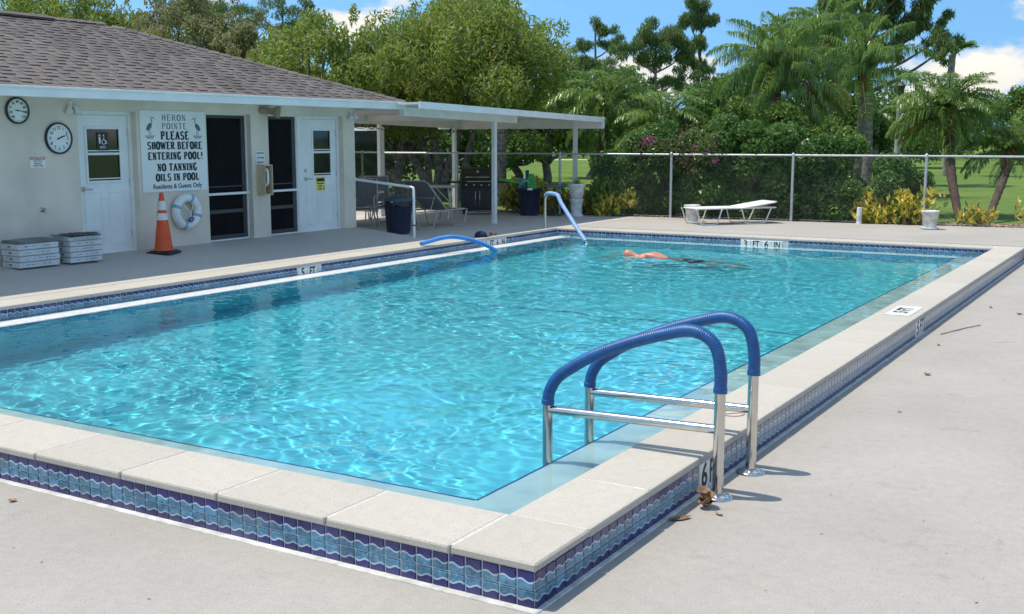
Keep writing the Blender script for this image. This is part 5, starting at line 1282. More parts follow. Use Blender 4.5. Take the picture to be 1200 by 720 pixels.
for s_ in (-1, 1):
    chain(0, [(.5, s_ * .09, -.24, .095), (.88, s_ * .16, -.42, .07), (1.0, s_ * .17, -.46, .058), (1.34, s_ * .15, -.58, .04), (1.42, s_ * .15, -.62, .035), (1.52, s_ * .17, -.66, .025)])
    wrist = chain(3, [(-.24, s_ * .19, -.02, .062), (-.42, s_ * .36, -.10, .046), (-.6, s_ * .38, -.12, .038), (-.78, s_ * .22, -.09, .028)])
    hand = chain(wrist, [(-.86, s_ * .17, -.09, .032, .016)])
    for k, (dx, dy, L_) in enumerate(((-.9, .45, .065), (-.97, .2, .08), (-1, -.02, .085), (-.97, -.25, .075))): chain(hand, [(-.86 + dx * L_ * .55, s_ * (.17 + dy * L_ * .6 + (.02 - .013 * k)), -.095, .0095), (-.86 + dx * L_, s_ * (.17 + dy * L_ + (.025 - .016 * k)), -.11, .008)])
    chain(wrist, [(-.82, s_ * .145, -.1, .011), (-.85, s_ * .115, -.115, .009)])
body = link('body', skin_mesh(J, E_, 0), sw); body.data.materials.append(M['skin'])
body.data.polygons.foreach_set('use_smooth', [True] * len(body.data.polygons))
mb = MB(); mb.lathe([(.0, -.02), (.018, -.012), (.03, .0), (.012, .02), (0, .024)], 10); 
for s_ in (-1, 1): mb = MB(); mb.lathe([(0, -.012), (.02, -.01), (.03, .0), (.02, .01), (0, .008)], 12, axis='y'); q = mb.build('ear', M['skin'], body, (-.535, s_ * .098, .015)); q.scale = (.8, 1, 1.1)
mb = MB(); mb.tube([(-.60, 0, -.03), (-.635, 0, -.065), (-.60, 0, -.07)], [.014, .018, .014], 8); mb.build('nose', M['skin'], body)
M['hair'] = mat('short grey hair', (0.42, 0.36, 0.33), 0.8, 0.3, 60, bump=0.6, bscale=200)
mb = MB(); v = []
for i in range(7):
    for j in range(15):
        th = R(8 + 8.5 * i); ph = R(-100 + 200 * j / 14); v.append((-.50 + .105 * math.sin(th) * .4 + .055 * math.cos(ph) * math.sin(th), .101 * math.sin(ph) * math.sin(th + .4), .03 + .103 * math.cos(th) * abs(math.cos(ph)) ** .3))
tr_ = skin_mesh([(.34, 0, -.155, .145, .115), (.48, 0, -.215, .13, .11), (.52, .095, -.245, .105), (.78, .145, -.375, .095), (.52, -.095, -.245, .105), (.78, -.145, -.375, .095)], [(0, 1), (1, 2), (2, 3), (1, 4), (4, 5)], 0)
tr_.materials.append(M['trunks']); q = link('swim_trunks', tr_, sw); tr_.polygons.foreach_set('use_smooth', [True] * len(tr_.polygons))
for o in (body, q): o.cycles.is_caustics_receiver = True
# ------------------------------------------------------------------ plants
FWD = Vector((-math.sin(R(30.9)), math.cos(R(30.9)), 0)); RGT = Vector((math.cos(R(30.9)), math.sin(R(30.9)), 0))
def place(x, depth): 
    """ground point x metres right of the line of sight at a given distance"""
    return FWD * depth + RGT * x
def plx(px, depth): return place((px - 600) / 1323 * depth, depth)
def pz(py, depth): return 1.83 + (161 - py) / 1338 * depth
def unit(a): return a / np.maximum(np.linalg.norm(a, axis=1, keepdims=True), 1e-6)
def leaf_quads(c, l, w, mode, g):
    n = len(c); u = g.normal(size=(n, 3))
    if mode == 'droop': u = unit(u) * 1.0 + np.array([0, 0, -.75])
    elif mode == 'flat': u[:, 2] *= .35
    elif mode == 'up': u = unit(u) * .7 + np.array([0, 0, .8])
    u = unit(u); v = unit(np.cross(u, g.normal(size=(n, 3))))
    l = (l * g.uniform(.6, 1.3, n))[:, None]; w = (w * g.uniform(.7, 1.2, n))[:, None]
    nr = np.cross(u, v) * w * .35
    V = np.stack([c - u * l / 2, c + v * w / 2 - u * l * .05 + nr, c + u * l / 2, c - v * w / 2 - u * l * .05 + nr], 1).reshape(-1, 3)
    return V, np.arange(4 * n).reshape(-1, 4)
def blob_points(blobs, n, g, shell=.42):
    """points spread through ellipsoids (centre, radii), denser towards the outside"""
    vol = np.array([b[1][0] * b[1][1] * b[1][2] for b in blobs]) ** .75; k = g.choice(len(blobs), n, p=vol / vol.sum())
    C = np.array([b[0] for b in blobs])[k]; Rd = np.array([b[1] for b in blobs])[k]
    d = unit(g.normal(size=(n, 3))); r = g.uniform(0, 1, n) ** shell
    return C + d * r[:, None] * Rd
def crown_blobs(c, rad, k, r, g, flat=.8, lower=.35):
    out = []
    while len(out) < k:
        d = unit(g.normal(size=(1, 3)))[0] * g.uniform(.35, 1) ** .6
        if d[2] < -lower: continue
        q = r * g.uniform(.6, 1.35); out.append((np.array(c) + d * np.array(rad), (q, q, q * flat)))
    return out
def limbs(mb, base, blobs, g, r0, fork=.35, wob=.12):
    """trunk, forking into a limb for each of the bigger clumps"""
    base = np.array(base, float); top = np.mean([b[0] for b in blobs], 0); f = base + (top - base) * fork
    p = [base, base * .6 + f * .4 + g.normal(0, wob, 3) * [1, 1, 0], f]; P = smooth_path([tuple(q) for q in p], 5); mb.tube(P, list(np.linspace(r0, r0 * .72, len(P))), 9)
    for b in blobs:
        e = np.array(b[0]); m1 = f + (e - f) * .4 + g.normal(0, wob * 2, 3); P = smooth_path([tuple(f), tuple(m1), tuple(e)], 5); L = np.linalg.norm(e - f)
        mb.tube(P, list(np.linspace(r0 * .5, r0 * .08, len(P))), 6)
def tree(name, label, base, blobs, n, l, w, mode, fol, seed, r0=.16, bark='bark', cat='tree', group=None, fork=.35, nlimb=14, trunks=None):
    g = np.random.default_rng(seed); o = empty(name, base, label=label, cat=cat, group=group); B = np.array(base)
    mb = MB()
    if trunks is None: limbs(mb, (0, 0, 0), [(b[0] - B, b[1]) for b in blobs[:nlimb]], g, r0, fork)
    else:
        for t in trunks: P = smooth_path([tuple(np.array(q[:3])) for q in t], 6); mb.tube(P, list(np.linspace(t[0][3], t[-1][3], len(P))), 8)
    mb.build('trunk', M[bark], o)
    V, F = leaf_quads(blob_points(blobs, n, g) - B, l, w, mode, g)
    link('crown', np_mesh('crown', V, F, M[fol]), o); return o
M['willow'] = foliage('olive feathery leaves', (0.16, 0.245, 0.04), (0.36, 0.44, 0.10), trans=.5, yellow=((.46, .42, .24), .93))
M['moss'] = foliage('grey green hanging leaves', (0.19, 0.215, 0.075), (0.36, 0.37, 0.16), trans=.4, yellow=((.36, .32, .24), .9))
M['deepgreen'] = foliage('deep green leaves', (0.06, 0.13, 0.025), (0.15, 0.26, 0.055), trans=.35)
M['hedge'] = foliage('glossy hedge leaves', (0.05, 0.125, 0.025), (0.19, 0.32, 0.08), rough=.35, trans=.35)
M['mid'] = foliage('mid green leaves', (0.10, 0.19, 0.033), (0.23, 0.34, 0.075), trans=.4)
M['pine'] = foliage('pine needles', (0.085, 0.15, 0.045), (0.20, 0.29, 0.095), trans=.35)
M['croton'] = foliage('yellow croton leaves', (0.55, 0.45, 0.06), (0.90, 0.74, 0.16), rough=.4, trans=.4, yellow=((.17, .27, .05), .72))
M['magenta'] = foliage('magenta bracts', (0.36, 0.05, 0.17), (0.5, 0.12, 0.28), trans=.4)
M['twigred'] = foliage('reddish young leaves', (0.10, 0.10, 0.04), (0.2, 0.12, 0.07), trans=.3)
M['palmg'] = foliage('palm leaflets', (0.10, 0.20, 0.035), (0.25, 0.36, 0.085), rough=.3, trans=.4)
M['palmy'] = foliage('yellowing palm leaflets', (0.232, 0.261, 0.043), (0.522, 0.435, 0.087), rough=.35, trans=.35)
M['far'] = foliage('far tree leaves', (0.06, 0.12, 0.035), (0.15, 0.22, 0.065), trans=.3)

# feathery trees behind the patio and the house
def feathery(label, px, depth, half_w, z0, z1, seed, fol='willow', n=15000, k=26, trunks=None, base_dx=0):
    g = np.random.default_rng(seed); b = plx(px, depth); base = (b.x + base_dx, b.y, -.03)
    c = (b.x, b.y, (z0 + z1) / 2); bl = crown_blobs(c, (half_w, half_w * .8, (z1 - z0) / 2), k * 2, half_w * .22, g, 1.0, .8)
    for q in range(k // 2): d_ = unit(g.normal(size=(1, 3)))[0]; d_[2] = abs(d_[2]); bl.append((np.array(c) + d_ * np.array((half_w * 1.1, half_w * .85, (z1 - z0) / 2 * 1.15)), (half_w * .07, half_w * .07, half_w * .13)))
    return tree('feathery_tree', label, base, bl, n, .2, .06, 'droop', fol, seed, r0=.17, group='feathery trees behind the house', trunks=trunks)
tA_ = [[(0, 0, 0, .17), (-.5, .1, .9, .13), (-1.6, .2, 2.2, .08), (-2.2, 0, 3.4, .04)], [(.1, 0, 0, .16), (.2, .1, 1, .12), (-.2, .2, 2.4, .09), (-.1, 0, 4.3, .04)], [(.3, .1, 0, .18), (.7, 0, 1.1, .14), (1.0, .2, 2.4, .1), (1.6, 0, 4.0, .04)], [(-.6, -.1, 0, .12), (-1.4, -.3, .8, .09), (-2.4, -.4, 1.3, .06), (-3.3, -.5, 2.4, .03)], [(.9, .2, 0, .14), (1.2, .1, 1.2, .11), (1.7, .1, 2.5, .08), (2.6, 0, 3.6, .03)], [(-.2, .2, 0, .13), (-.4, .3, 1.4, .1), (-.8, .1, 2.8, .07), (-.7, 0, 4.0, .03)]]
feathery('broad olive feathery tree with many dark trunks behind the patio', 545, 33.5, 3.1, 1.9, 5.9, 31, n=34000, k=48, trunks=tA_, base_dx=-1.2)
feathery('olive feathery tree rising right above the roof hip', 385, 31.5, 2.3, 1.6, 5.0, 32, n=20000)
feathery('grey mossy feathery tree above the middle of the roof', 225, 36, 2.3, 2.4, 6.6, 33, fol='moss', n=19000)
feathery('olive feathery tree above the left end of the ridge', 60, 37, 3.0, 2.4, 6.9, 34, n=21000)
feathery('small dull feathery tree between the mossy and olive trees', 300, 34.5, 1.8, 2.0, 5.2, 35, fol='moss', n=14000)
feathery('bright olive feathery tree between the roof hip and patio', 470, 35, 2.4, 1.8, 5.3, 36, n=17000)
feathery('pale feathery tree filling the gap above the ridge end', 150, 38, 2.4, 2.2, 5.9, 37, n=15000)
# pines
def pine(label, px, depth, z_top, crowns, seed, n=9000, r0=.2, lean=0, fol='pine'):
    g = np.random.default_rng(seed); b = plx(px, depth); base = np.array((b.x, b.y, -.03)); bl = []
    ex = np.array(RGT)
    o = empty('pine_tree', tuple(base), label=label, cat='tree', group='pines beyond the lawn'); mb = MB()
    tp = np.array((0, 0, z_top)) + ex * lean
    P = [(tuple(tp * t + np.array([0, 0, 0]) + g.normal(0, .08, 3) * [1, 1, 0])) for t in (0, .3, .6, 1)]; P = smooth_path(P, 4); mb.tube(P, list(np.linspace(r0, r0 * .2, len(P))), 8)
    for dx, z, r in crowns:
        c = ex * dx + np.array((0, g.normal(0, .6), z)); s0 = tp * min(1, max(.2, (z - .8 - abs(dx) * .25) / z_top)); P = smooth_path([tuple(s0), tuple((s0 + c) / 2 + [0, 0, -.15]), tuple(c)], 4); mb.tube(P, list(np.linspace(r0 * .32, .02, len(P))), 5)
        for k in range(7): bl.append((c + g.normal(0, .45, 3) * [r, r, r * .6], (r * .38, r * .38, r * .3)))
    mb.build('trunk', M['bark'], o)
    V, F = leaf_quads(blob_points(bl, n, g, .5), .34, .05, 'up', g); link('crown', np_mesh('crown', V, F, M[fol]), o)
pine('lone round-topped pine above the date palms', 697, 72, pz(30, 72), [(0, pz(38, 72), 1.1), (.5, pz(52, 72), .9), (-.6, pz(58, 72), .9), (.2, pz(75, 72), 1.2), (-.9, pz(85, 72), 1.1), (1.0, pz(88, 72), 1.2)], 41, 7000)
pine('broad pine with an open trunk left of the tall queen palm', 765, 66, pz(40, 66), [(-.6, pz(45, 66), 1.3), (.7, pz(44, 66), 1.2), (-1.5, pz(62, 66), 1.1), (1.6, pz(62, 66), 1.2), (0, pz(66, 66), 1.3), (1.9, pz(85, 66), .9), (-1.8, pz(88, 66), 1.1), (.4, pz(96, 66), 1.0)], 42, 12000)
pine('slender pine reaching the top of the view left of the queen palm', 815, 68, pz(5, 68), [(0, pz(10, 68), 1.2), (.8, pz(24, 68), 1.0), (-.8, pz(32, 68), 1.0), (.5, pz(52, 68), 1.0), (-.5, pz(66, 68), .9), (.6, pz(84, 68), .9), (-.4, pz(108, 68), .9)], 43, 9000)
pine('tall pine with branches reaching right behind the queen palms', 1008, 44, pz(-40, 44), [(.2, pz(-25, 44), 1.2), (1.2, pz(-8, 44), 1.1), (-.6, pz(0, 44), 1.2), (1.5, pz(14, 44), 1.0), (.6, pz(20, 44), 1.1), (2.4, pz(28, 44), .6), (2.9, pz(46, 44), .7), (1.6, pz(42, 44), .8), (3.3, pz(60, 44), .5), (2.6, pz(66, 44), .5), (-.4, pz(40, 44), 1.0), (.6, pz(58, 44), .9)], 44, 17000, r0=.26)
pine('dark pine crown poking up left of centre above the trees', 268, 80, pz(0, 80), [(0, pz(8, 80), 1.6), (1.4, pz(18, 80), 1.3), (-1.4, pz(24, 80), 1.4), (.6, pz(38, 80), 1.5)], 45, 6000)
pine('dark pine crown above the olive tree and roof hip', 338, 82, pz(2, 82), [(0, pz(10, 82), 1.2), (1.6, pz(16, 82), 1.3), (-1.2, pz(22, 82), 1.3), (2.6, pz(28, 82), 1.1), (.6, pz(40, 82), 1.6), (-.6, pz(56, 82), 1.6)], 46, 7000)

# palms: each frond is a leaf of its own
def frond_mesh(name, L, e0, e1, leaf, hang, seed, m, n=46, width=.022, curl=0.0):
    """rachis from elevation e0 to e1 (degrees), leaflets hanging by 'hang'"""
    g = random.Random(seed); mb = MB(); p = Vector((0, 0, 0)); pts = []; S = 24; tw = 0
    for i in range(S + 1):
        t = i / S; a = R(e0 + (e1 - e0) * t ** 1.25); d = Vector((math.cos(a), curl * t, math.sin(a))).normalized(); pts.append((p.copy(), d)); p = p + d * (L / S)
    mb.tube([q[0] for q in pts], list(np.linspace(.022, .004, S + 1)), 5)
    for i in range(n):
        t = .12 + .88 * i / (n - 1); f = t * S; k = min(S - 1, int(f)); q = pts[k][0].lerp(pts[k + 1][0], f - k); d = pts[k][1]
        side0 = d.cross(Vector((0, 0, 1))).normalized() if abs(d.z) < .98 else Vector((0, 1, 0)); up = side0.cross(d)
        ll = leaf * (math.sin(PI * min(1, .18 + t * .78)) ** .6) * g.uniform(.85, 1.12)
        for s_ in (-1, 1):
            d1 = (side0 * s_ * g.uniform(.75, 1) + d * g.uniform(.45, .8) + up * g.uniform(-.1, .5)).normalized()
            m1 = q + d1 * ll * .45; d2 = (d1 * (1 - hang) + Vector((0, 0, -1)) * hang * g.uniform(.8, 1.2)).normalized(); e = m1 + d2 * ll * .55
            wv = d1.cross(Vector((g.uniform(-.5, .5), g.uniform(-.5, .5), 1))).normalized() * width * .5
            mb.add([q, m1 + wv, m1 - wv, e], [(0, 1, 2), (1, 3, 2)])
    d = bpy.data.meshes.new(name); d.from_pydata([tuple(v) for v in mb.v], [], mb.f)
    d.materials.append(M[m]); d.polygons.foreach_set('use_smooth', mb.sm); d.update(); return d
QUEEN = [frond_mesh('frond', 2.2, 75, 5, .62, .75, 1, 'palmg', 64, .036), frond_mesh('frond', 2.4, 55, -45, .66, .85, 2, 'palmg', 64, .036, .1), frond_mesh('frond', 2.2, 28, -75, .66, .9, 3, 'palmg', 64, .036, -.1), frond_mesh('frond', 2.1, 0, -85, .6, .95, 4, 'palmg', 60, .036)]
QUEENY = [frond_mesh('frond', 1.9, 0, -82, .62, .95, 5, 'palmy', 56, .036), frond_mesh('frond', 2.0, 25, -78, .62, .92, 6, 'palmy', 56, .036, .1)]
DATE = [frond_mesh('frond', 1.5, 72, -15, .40, .4, 7, 'palmg', 60, .03), frond_mesh('frond', 1.6, 48, -50, .42, .5, 8, 'palmg', 60, .03, .08), frond_mesh('frond', 1.5, 20, -72, .42, .6, 9, 'palmg', 60, .03, -.08), frond_mesh('frond', 1.3, -10, -82, .38, .7, 10, 'palmg', 54, .03)]
DATEY = [frond_mesh('frond', 1.3, 0, -60, .34, .5, 12, 'palmy', 46, .02)]
def palm(name, label, base, top, r0, r1, frs, counts, seed, scale=1.0, yellow=(), ny=0, boots=True, bark='palmtrunk', bend=.15, group=None, ycrown=0):
    g = random.Random(seed); base, top = Vector(base), Vector(top); o = empty(name, base, label=label, cat='palm tree', group=group)
    t = top - base; mid = t * .5 + Vector((g.uniform(-bend, bend), g.uniform(-bend, bend), 0)); P = smooth_path([(0, 0, 0), tuple(mid), tuple(t)], 14)
    rad = [r0 + (r1 - r0) * i / (len(P) - 1) + (.008 if i % 2 else -.004) for i in range(len(P))]
    mb = MB(); mb.tube(P, rad, 12); mb.build('trunk', M[bark], o)
    if boots:
        L = t.length; mb = MB(); z = 0
        for k in range(46):
            f = 1 - .36 * min(1, .9 / L * 1.0) * (k / 46) * 2.2; f = max(.3, f); q = P[min(len(P) - 1, int(f * (len(P) - 1)))]; a = k * 2.4
            d = Vector((math.cos(a), math.sin(a), 0)); s = Vector((-math.sin(a), math.cos(a), 0)); b0 = q + d * r1 * .8; w = r1 * .5
            mb.add([b0 - s * w, b0 + s * w, b0 + d * .07 + Vector((0, 0, .20)) + s * w * .5, b0 + d * .07 + Vector((0, 0, .20)) - s * w * .5, b0 + d * .03 + Vector((0, 0, .2))], [(0, 1, 2, 3), (0, 3, 4), (1, 4, 2)])
        mb.build('leaf_bases', M['fibre'], o)
    i = 0
    for kind, cnt in enumerate(counts):
        for k in range(cnt):
            f = link('frond', frs[kind], o, t + Vector((0, 0, .06 - .05 * kind))); a = 2.399 * i + g.uniform(-.25, .25); i += 1
            s = scale * g.uniform(.85, 1.12); f.scale = (s, s, s); f.rotation_euler = (g.uniform(-.15, .15), g.uniform(-.14, .14), a)
    for k in range(ny):
        f = link('frond', yellow[k % len(yellow)], o, t + Vector((0, 0, -.1)), (0, g.uniform(-.1, .1), ycrown + g.uniform(-.6, .6))); f.scale = (scale,) * 3
        f['label'] = 'yellowing drooping frond'
    return o
def at3(px, py, depth): p = plx(px, depth); return (p.x, p.y, pz(py, depth))
def gnd(px, depth): p = plx(px, depth); return (p.x, p.y, -.03)
palm('queen_palm', 'tall queen palm with brown boots, nearest the hedge', gnd(909, 29.5), at3(903, 92, 29.5), .155, .15, QUEEN, (9, 11, 12, 9), 51, .92, bark='paletrunk', group='queen palms behind the hedge')
palm('queen_palm', 'smaller queen palm with hanging yellow-green fronds', gnd(940, 28.6), at3(942, 104, 28.6), .085, .09, QUEEN, (2, 2, 3, 2), 52, .62, QUEENY, 7, bark='paletrunk', ycrown=R(31), group='queen palms behind the hedge')
palm('queen_palm', 'queen palm in front of the tall pine', gnd(1000, 36), at3(1003, 92, 36), .13, .12, QUEEN, (6, 7, 6, 5), 53, 1.0, bark='bark', group='queen palms behind the hedge')
palm('queen_palm', 'queen palm crown showing between the tallest palm and pine', gnd(965, 38), at3(962, 50, 38), .13, .12, QUEEN, (6, 6, 4, 2), 54, .85, bark='bark', group='queen palms behind the hedge')
palm('date_palm', 'bushy date palm left of the bougainvillea, behind the patio corner', gnd(708, 30.5), at3(708, 128, 30.5), .14, .13, DATE, (8, 10, 10, 8), 55, 1.05, group='date palms behind the fence')
palm('date_palm', 'bushy date palm directly above the bougainvillea', gnd(772, 29), at3(774, 152, 29), .14, .13, DATE, (8, 10, 10, 8), 56, 1.0, group='date palms behind the fence')
palm('date_palm', 'leaning date palm with reddish trunk beside the planter', (-4.35, 26.6, -.03), at3(1104, 134, 26.8), .075, .15, DATE, (10, 14, 16, 10), 57, .98, DATEY, 4, bend=.08, ycrown=R(200), group='date palms behind the fence')
palm('date_palm', 'shorter leaning date palm at the right edge of the view', (-3.75, 26.3, -.03), at3(1181, 182, 26.3), .07, .10, DATE, (8, 10, 8, 3), 58, .82, bend=.08, group='date palms behind the fence')
FAN = frond_mesh('frond', .9, 50, -10, .4, .3, 20, 'palmg', 30, .05)
palm('cabbage_palm', 'small far palm head above the reddish date palm', gnd(1105, 55), at3(1105, 66, 55), .16, .16, [FAN, FAN, FAN], (9, 9, 8), 59, 1.25, boots=False, bark='paletrunk')
palm('cabbage_palm', 'yellow-fringed small palm beside the street lamp', gnd(1025, 46), at3(1022, 138, 46), .13, .13, [DATE[1], DATE[2], DATE[3]], (5, 7, 6), 60, .72, DATEY, 3, boots=False, bark='paletrunk', ycrown=R(120))

# hedge and shrubs along the fence
DENS = 16; BLOB = 1.25
def shrub(name, label, boxes, n, l, w, fol, seed, extra=(), cat='shrub', group=None, mode='rand', stems=10):
    g = np.random.default_rng(seed); b0 = boxes[0]; o = empty(name, (b0[0], b0[1], -.03), label=label, cat=cat, group=group); B = np.array((b0[0], b0[1], -.03)); bl = []
    for cx, cy, z0, z1, hx, hy in boxes:
        for k in range(max(4, int(hx * (z1 - z0) * DENS))):
            r = g.uniform(.16, .34) * BLOB; bl.append((np.array((cx + g.uniform(-hx, hx), cy + g.uniform(-hy, hy), g.uniform(z0 + .1, z1 - .12))), (r * 1.1, r, r * .9)))
    mb = MB()
    for k in range(stems): e = bl[g.integers(len(bl))][0] - B; s = e * [.55, .55, 0]; P = smooth_path([tuple(s), tuple((s + e) / 2 + g.normal(0, .06, 3)), tuple(e)], 4); mb.tube(P, list(np.linspace(.022, .006, len(P))), 5)
    mb.build('stems', M['bark'], o)
    V, F = leaf_quads(blob_points(bl, n, g, .5) - B, l, w, mode, g); link('foliage', np_mesh('foliage', V, F, M[fol]), o)
    for nm, spots_, n2, fl2, l2, sp in extra:
        bb = [(np.array(s) , (sp, sp, sp * .8)) for s in spots_]; V, F = leaf_quads(blob_points(bb, n2, g, .6) - B, l2, l2 * .8, 'rand', g); link(nm, np_mesh(nm, V, F, M[fl2]), o)['kind'] = 'stuff'
    return o
fy = lambda x, d=.7: FENCE(x) + d
g_ = np.random.default_rng(9)
def q3(px, py, d): return at3(px, py, d)
shrub('bougainvillea_bush', 'loose bougainvillea bush with magenta flowers behind the fence', [(-11.7, fy(-11.7), -.03, 1.6, .6, .3), (-10.9, fy(-10.9), -.03, 2.05, .6, .3), (-10.2, fy(-10.2), -.03, 2.2, .6, .3), (-9.7, fy(-9.7), .0, 2.2, .5, .3)], 38000, .10, .062, 'hedge', 71,
      extra=(('flower_cluster', [q3(758, 162, 25.6), q3(763, 166, 25.6), q3(754, 168, 25.6)], 80, 'magenta', .045, .16), ('flower_cluster', [q3(811, 172, 25.4)], 16, 'magenta', .045, .12), ('flower_cluster', [q3(826, 176, 25.3)], 16, 'magenta', .045, .12), ('flower_cluster', [q3(837, 189, 25.2)], 16, 'magenta', .045, .12),
             ('young_growth', [q3(805 + 9 * math.cos(3 * i) , 150 + 6 * i, 25.6) for i in range(9)] + [q3(790, 168, 25.6), q3(775, 172, 25.6), q3(745, 176, 25.6), q3(838, 178, 25.4), q3(830, 165, 25.5)], 500, 'twigred', .06, .3)))
shrub('hedge_bush', 'dense dark green hedge bush behind the white chaise longue', [(-9.0, fy(-9.0), -.03, 2.1, .7, .35), (-8.3, fy(-8.3), -.03, 2.25, .6, .3), (-7.6, fy(-7.6), -.03, 1.9, .5, .35)], 38000, .10, .065, 'hedge', 72, group='hedge bushes behind the fence')
shrub('hedge_bush', 'dense dark hedge bush right of the middle fence post', [(-6.9, fy(-6.9), -.03, 1.75, .6, .35), (-6.1, fy(-6.1), -.03, 1.5, .6, .3), (-5.4, fy(-5.4), -.03, 1.2, .4, .3)], 30000, .095, .065, 'hedge', 73, group='hedge bushes behind the fence')
shrub('leafy_bush', 'light green bush with pointed leaves at the patio corner', [(-11.95, fy(-11.95, .25), -.03, .75, .3, .15)], 1600, .15, .05, 'mid', 74, mode='up')
shrub('tall_bush', 'tall mid green bush between the hedge and the date palms', [(-10.6, 27.0, .0, 2.3, .9, .4), (-9.4, 27.2, .0, 2.7, .9, .4), (-8.0, 27.6, .0, 2.3, 1.0, .4)], 30000, .13, .075, 'mid', 75)
def croton(label, x, d, w, h, seed, n=900): shrub('croton_shrub', label, [(x, fy(x, d), -.02, h * 1.15, w, .2)], int(n * .75), .21, .085, 'croton', seed, group='yellow croton shrubs along the fence', mode='up', stems=14)
croton('wide yellow croton behind the short white post', -5.65, .22, .42, .68, 81, 1500); croton('yellow croton right behind the white planter', -5.0, .35, .26, .5, 82, 420); croton('small yellow croton at the foot of the leaning palms', -3.75, .3, .22, .4, 83, 190); croton('low croton at the right end of the fence', -2.75, .45, .2, .5, 84, 170)
croton('yellow croton right of the grill', -14.0, .45, .45, .75, 85, 1300); croton('yellow croton behind the noodle bin', -13.25, .5, .32, .6, 86, 900); croton('yellow croton between pedestal table and white urn', -12.55, .5, .32, .62, 87, 900)
croton('pale croton at the foot of the bougainvillea', -11.5, .15, .35, .55, 88, 800)
# spiky plant in the urn and blades by the palms
def blades(name, label, loc, n, L, m, seed, spread=.5):
    g = random.Random(seed); mb = MB()
    for k in range(n):
        a = g.uniform(0, 6.28); e = g.uniform(.5, 1.3); d = Vector((math.cos(a) * math.cos(e) * spread * 1.6, math.sin(a) * math.cos(e) * spread * 1.6, math.sin(e))).normalized(); l = L * g.uniform(.6, 1.1); s = d.cross(Vector((0, 0, 1))).normalized() * .012
        p0 = Vector((g.uniform(-.04, .04), g.uniform(-.04, .04), 0)); m1 = p0 + d * l * .55; t = p0 + d * l + Vector((0, 0, -l * .12)); mb.add([p0 - s, p0 + s, m1 + s * .9, m1 - s * .9, t], [(0, 1, 2, 3), (3, 2, 4)])
    o = empty(name, loc, label=label, cat='plant'); mb.build('blades', M[m], o); return o
blades('spiky_plant', 'thin spiky plant growing in the white urn', (-12.28, 23.45, .66), 26, .34, 'mid', 91); blades('spiky_plant', 'pale spiky leaves at the foot of the leaning palms', (-4.05, 25.55, -.03), 40, .6, 'palmy', 92, .8)

# ------------------------------------------------------------------ far side of the lawn
def far_wood():
    g = np.random.default_rng(77); bl = []
    for k in range(520):
        x = g.uniform(-72, 78); d = g.uniform(92, 128); p = place(x, d); px = 600 + x / d * 1323
        h = 4.4 + 1.9 * math.sin(x * .17) + 1.4 * math.sin(x * .43 + 1) + (1.5 if 640 < px < 900 else 0) - (1.5 if px > 1120 else 0); z = g.uniform(.4, max(1.5, h)); r = g.uniform(.8, 1.7); bl.append((np.array((p.x, p.y, z)), (r * 1.2, r * 1.2, r)))
    V, F = leaf_quads(blob_points(bl, 46000, g, .5), .62, .34, 'rand', g)
    tag(link('far_wood', np_mesh('far_wood', V, F, M['far'])), 'dark green mass of trees along the far side of the lawn', kind='stuff')
far_wood()
def round_tree(label, px, depth, half_w, z0, z1, seed, fol='deepgreen', n=7000, l=.2, w=.12):
    g = np.random.default_rng(seed); b = plx(px, depth); bl = crown_blobs((b.x, b.y, (z0 + z1) / 2), (half_w, half_w, (z1 - z0) / 2), 22, half_w * .36, g, .85, .7)
    return tree('broadleaf_tree', label, (b.x, b.y, -.03), bl, n, l, w, 'rand', fol, seed, r0=.2, group='broadleaf trees around the lawn')
round_tree('dark broadleaf tree behind the tall queen palm', 855, 48, 2.4, .3, 4.4, 101, 'deepgreen', 10000); round_tree('light green broadleaf tree behind the queen palms', 950, 50, 2.8, .6, 7.6, 102, 'mid', 13000)
round_tree('dark tree behind the second queen palm trunks', 985, 47, 1.6, .2, 3.6, 103, 'deepgreen', 8000); round_tree('dark broadleaf tree behind the date palms, under the lone pine', 690, 52, 2.4, .6, 4.7, 104, 'deepgreen', 11000)
round_tree('mid green tree past the end of the patio cover', 640, 44, 1.7, .8, 4.0, 105, 'mid', 8000); round_tree('low dark tree behind the street lamp', 1060, 70, 3.0, .4, 4.4, 106, 'deepgreen', 9000)
round_tree('distant round tree at the right edge of the view', 1190, 78, 2.6, .8, 5.0, 107, 'mid', 8000, .28, .17); round_tree('dark broadleaf tree seen under the patio roof', 600, 46, 2.4, .9, 3.6, 108, 'deepgreen', 9000)
round_tree('dark tree seen through the patio behind the glass screen', 445, 40, 2.0, .5, 3.4, 109, 'deepgreen', 9000); round_tree('dark broadleaf tree behind the broadest feathery tree', 520, 42, 2.6, .4, 3.2, 110, 'deepgreen', 10000)
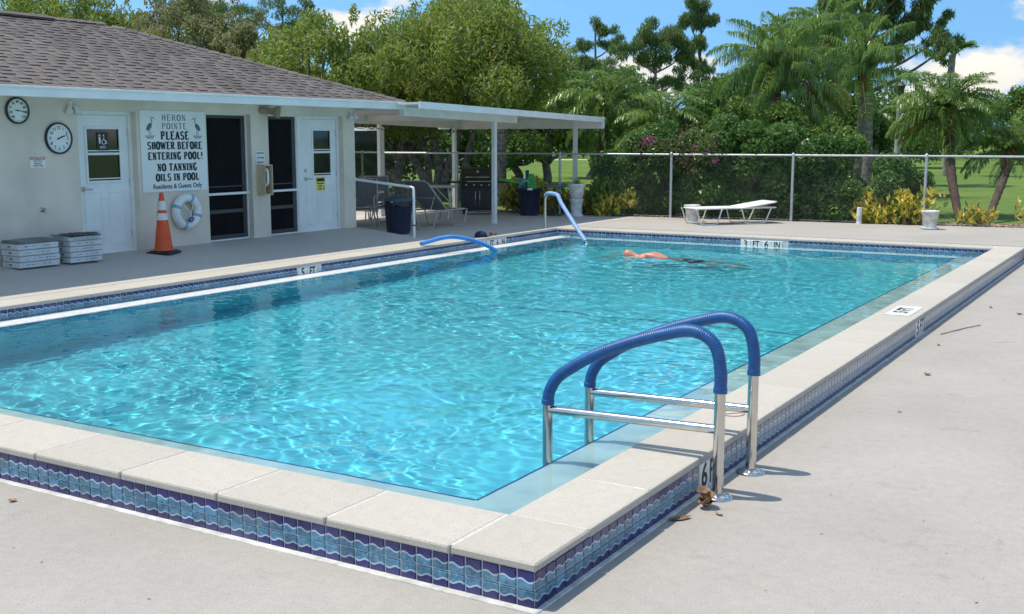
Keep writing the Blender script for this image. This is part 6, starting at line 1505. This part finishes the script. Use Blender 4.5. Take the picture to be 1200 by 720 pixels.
# bare trunk seen past the grill
c = empty('tree_stump', gnd(587, 31), label='straight grey tree trunk rising behind the grill', cat='tree'); mb = MB(); mb.tube([(0, 0, 0), (.02, 0, 1.2), (.0, .03, 2.6)], [.15, .14, .13], 12); mb.build('trunk', M['bark'], c)
V, F = leaf_quads(blob_points([(np.array((0, 0, 3.2)), (.9, .9, .7))], 1500, np.random.default_rng(3)), .2, .06, 'droop', np.random.default_rng(4)); link('crown', np_mesh('crown', V, F, M['willow']), c)
# path over the lawn, timber edging, street lamp
M['path'] = mat('pale path concrete', (0.55, 0.52, 0.46), 0.9, 0.1, 1)
a, b = place(-36, 73), place(30, 108); d = (b - a).normalized(); s = Vector((-d.y, d.x, 0)) * 1.4
mb = MB(); mb.add([a - s, b - s, b + s, a + s], [(0, 1, 2, 3)]); q = mb.build('path', M['path'], None, (0, 0, -.018)); tag(q, 'pale concrete path crossing the lawn', kind='structure')
M['timber'] = mat('weathered red timber', (0.19, 0.10, 0.07), 0.9, 0.3, 6)
c = empty('timber_edging', (-7.0, 36.9, -.03), (0, 0, R(31)), 'low brown timber beam lying on the lawn behind the planter', 'timber beam')
mb = MB(); mb.box((-.55, -.08, 0), (.95, .08, .11), bev=.01); mb.build('beam', M['timber'], c); mb = MB(); mb.box((-.4, -.1, -.02), (-.3, .1, .02)).box((.7, -.1, -.02), (.8, .1, .02)); mb.build('bearer', M['timber'], c)
lp = gnd(1047, 40); c = empty('street_lamp', lp, label='grey street lamp with a lantern head beyond the lawn', cat='street lamp')
M['lamppost'] = mat('weathered grey post', (0.30, 0.31, 0.29), 0.7, 0.15, 4); ht = pz(112, 40) + .03
mb = MB(); mb.lathe([(.15, 0), (.15, .3), (.11, .4), (.085, ht - .1), (.11, ht), (0, ht)], 14); mb.build('pole', M['lamppost'], c)
mb = MB(); mb.lathe([(.09, ht), (.12, ht + .06), (.18, ht + .3), (.16, ht + .3), (.1, ht + .07)], 6, smooth=False); mb.build('lantern_cage', M['black'], c)
mb = MB(); mb.lathe([(.095, ht + .07), (.155, ht + .29)], 6, smooth=False); mb.build('lantern_glass', M['dial'], c)
mb = MB(); mb.lathe([(.23, ht + .3), (.09, ht + .41), (.03, ht + .44), (.02, ht + .5), (0, ht + .52)], 6, smooth=False); mb.build('lantern_cap', M['black'], c)
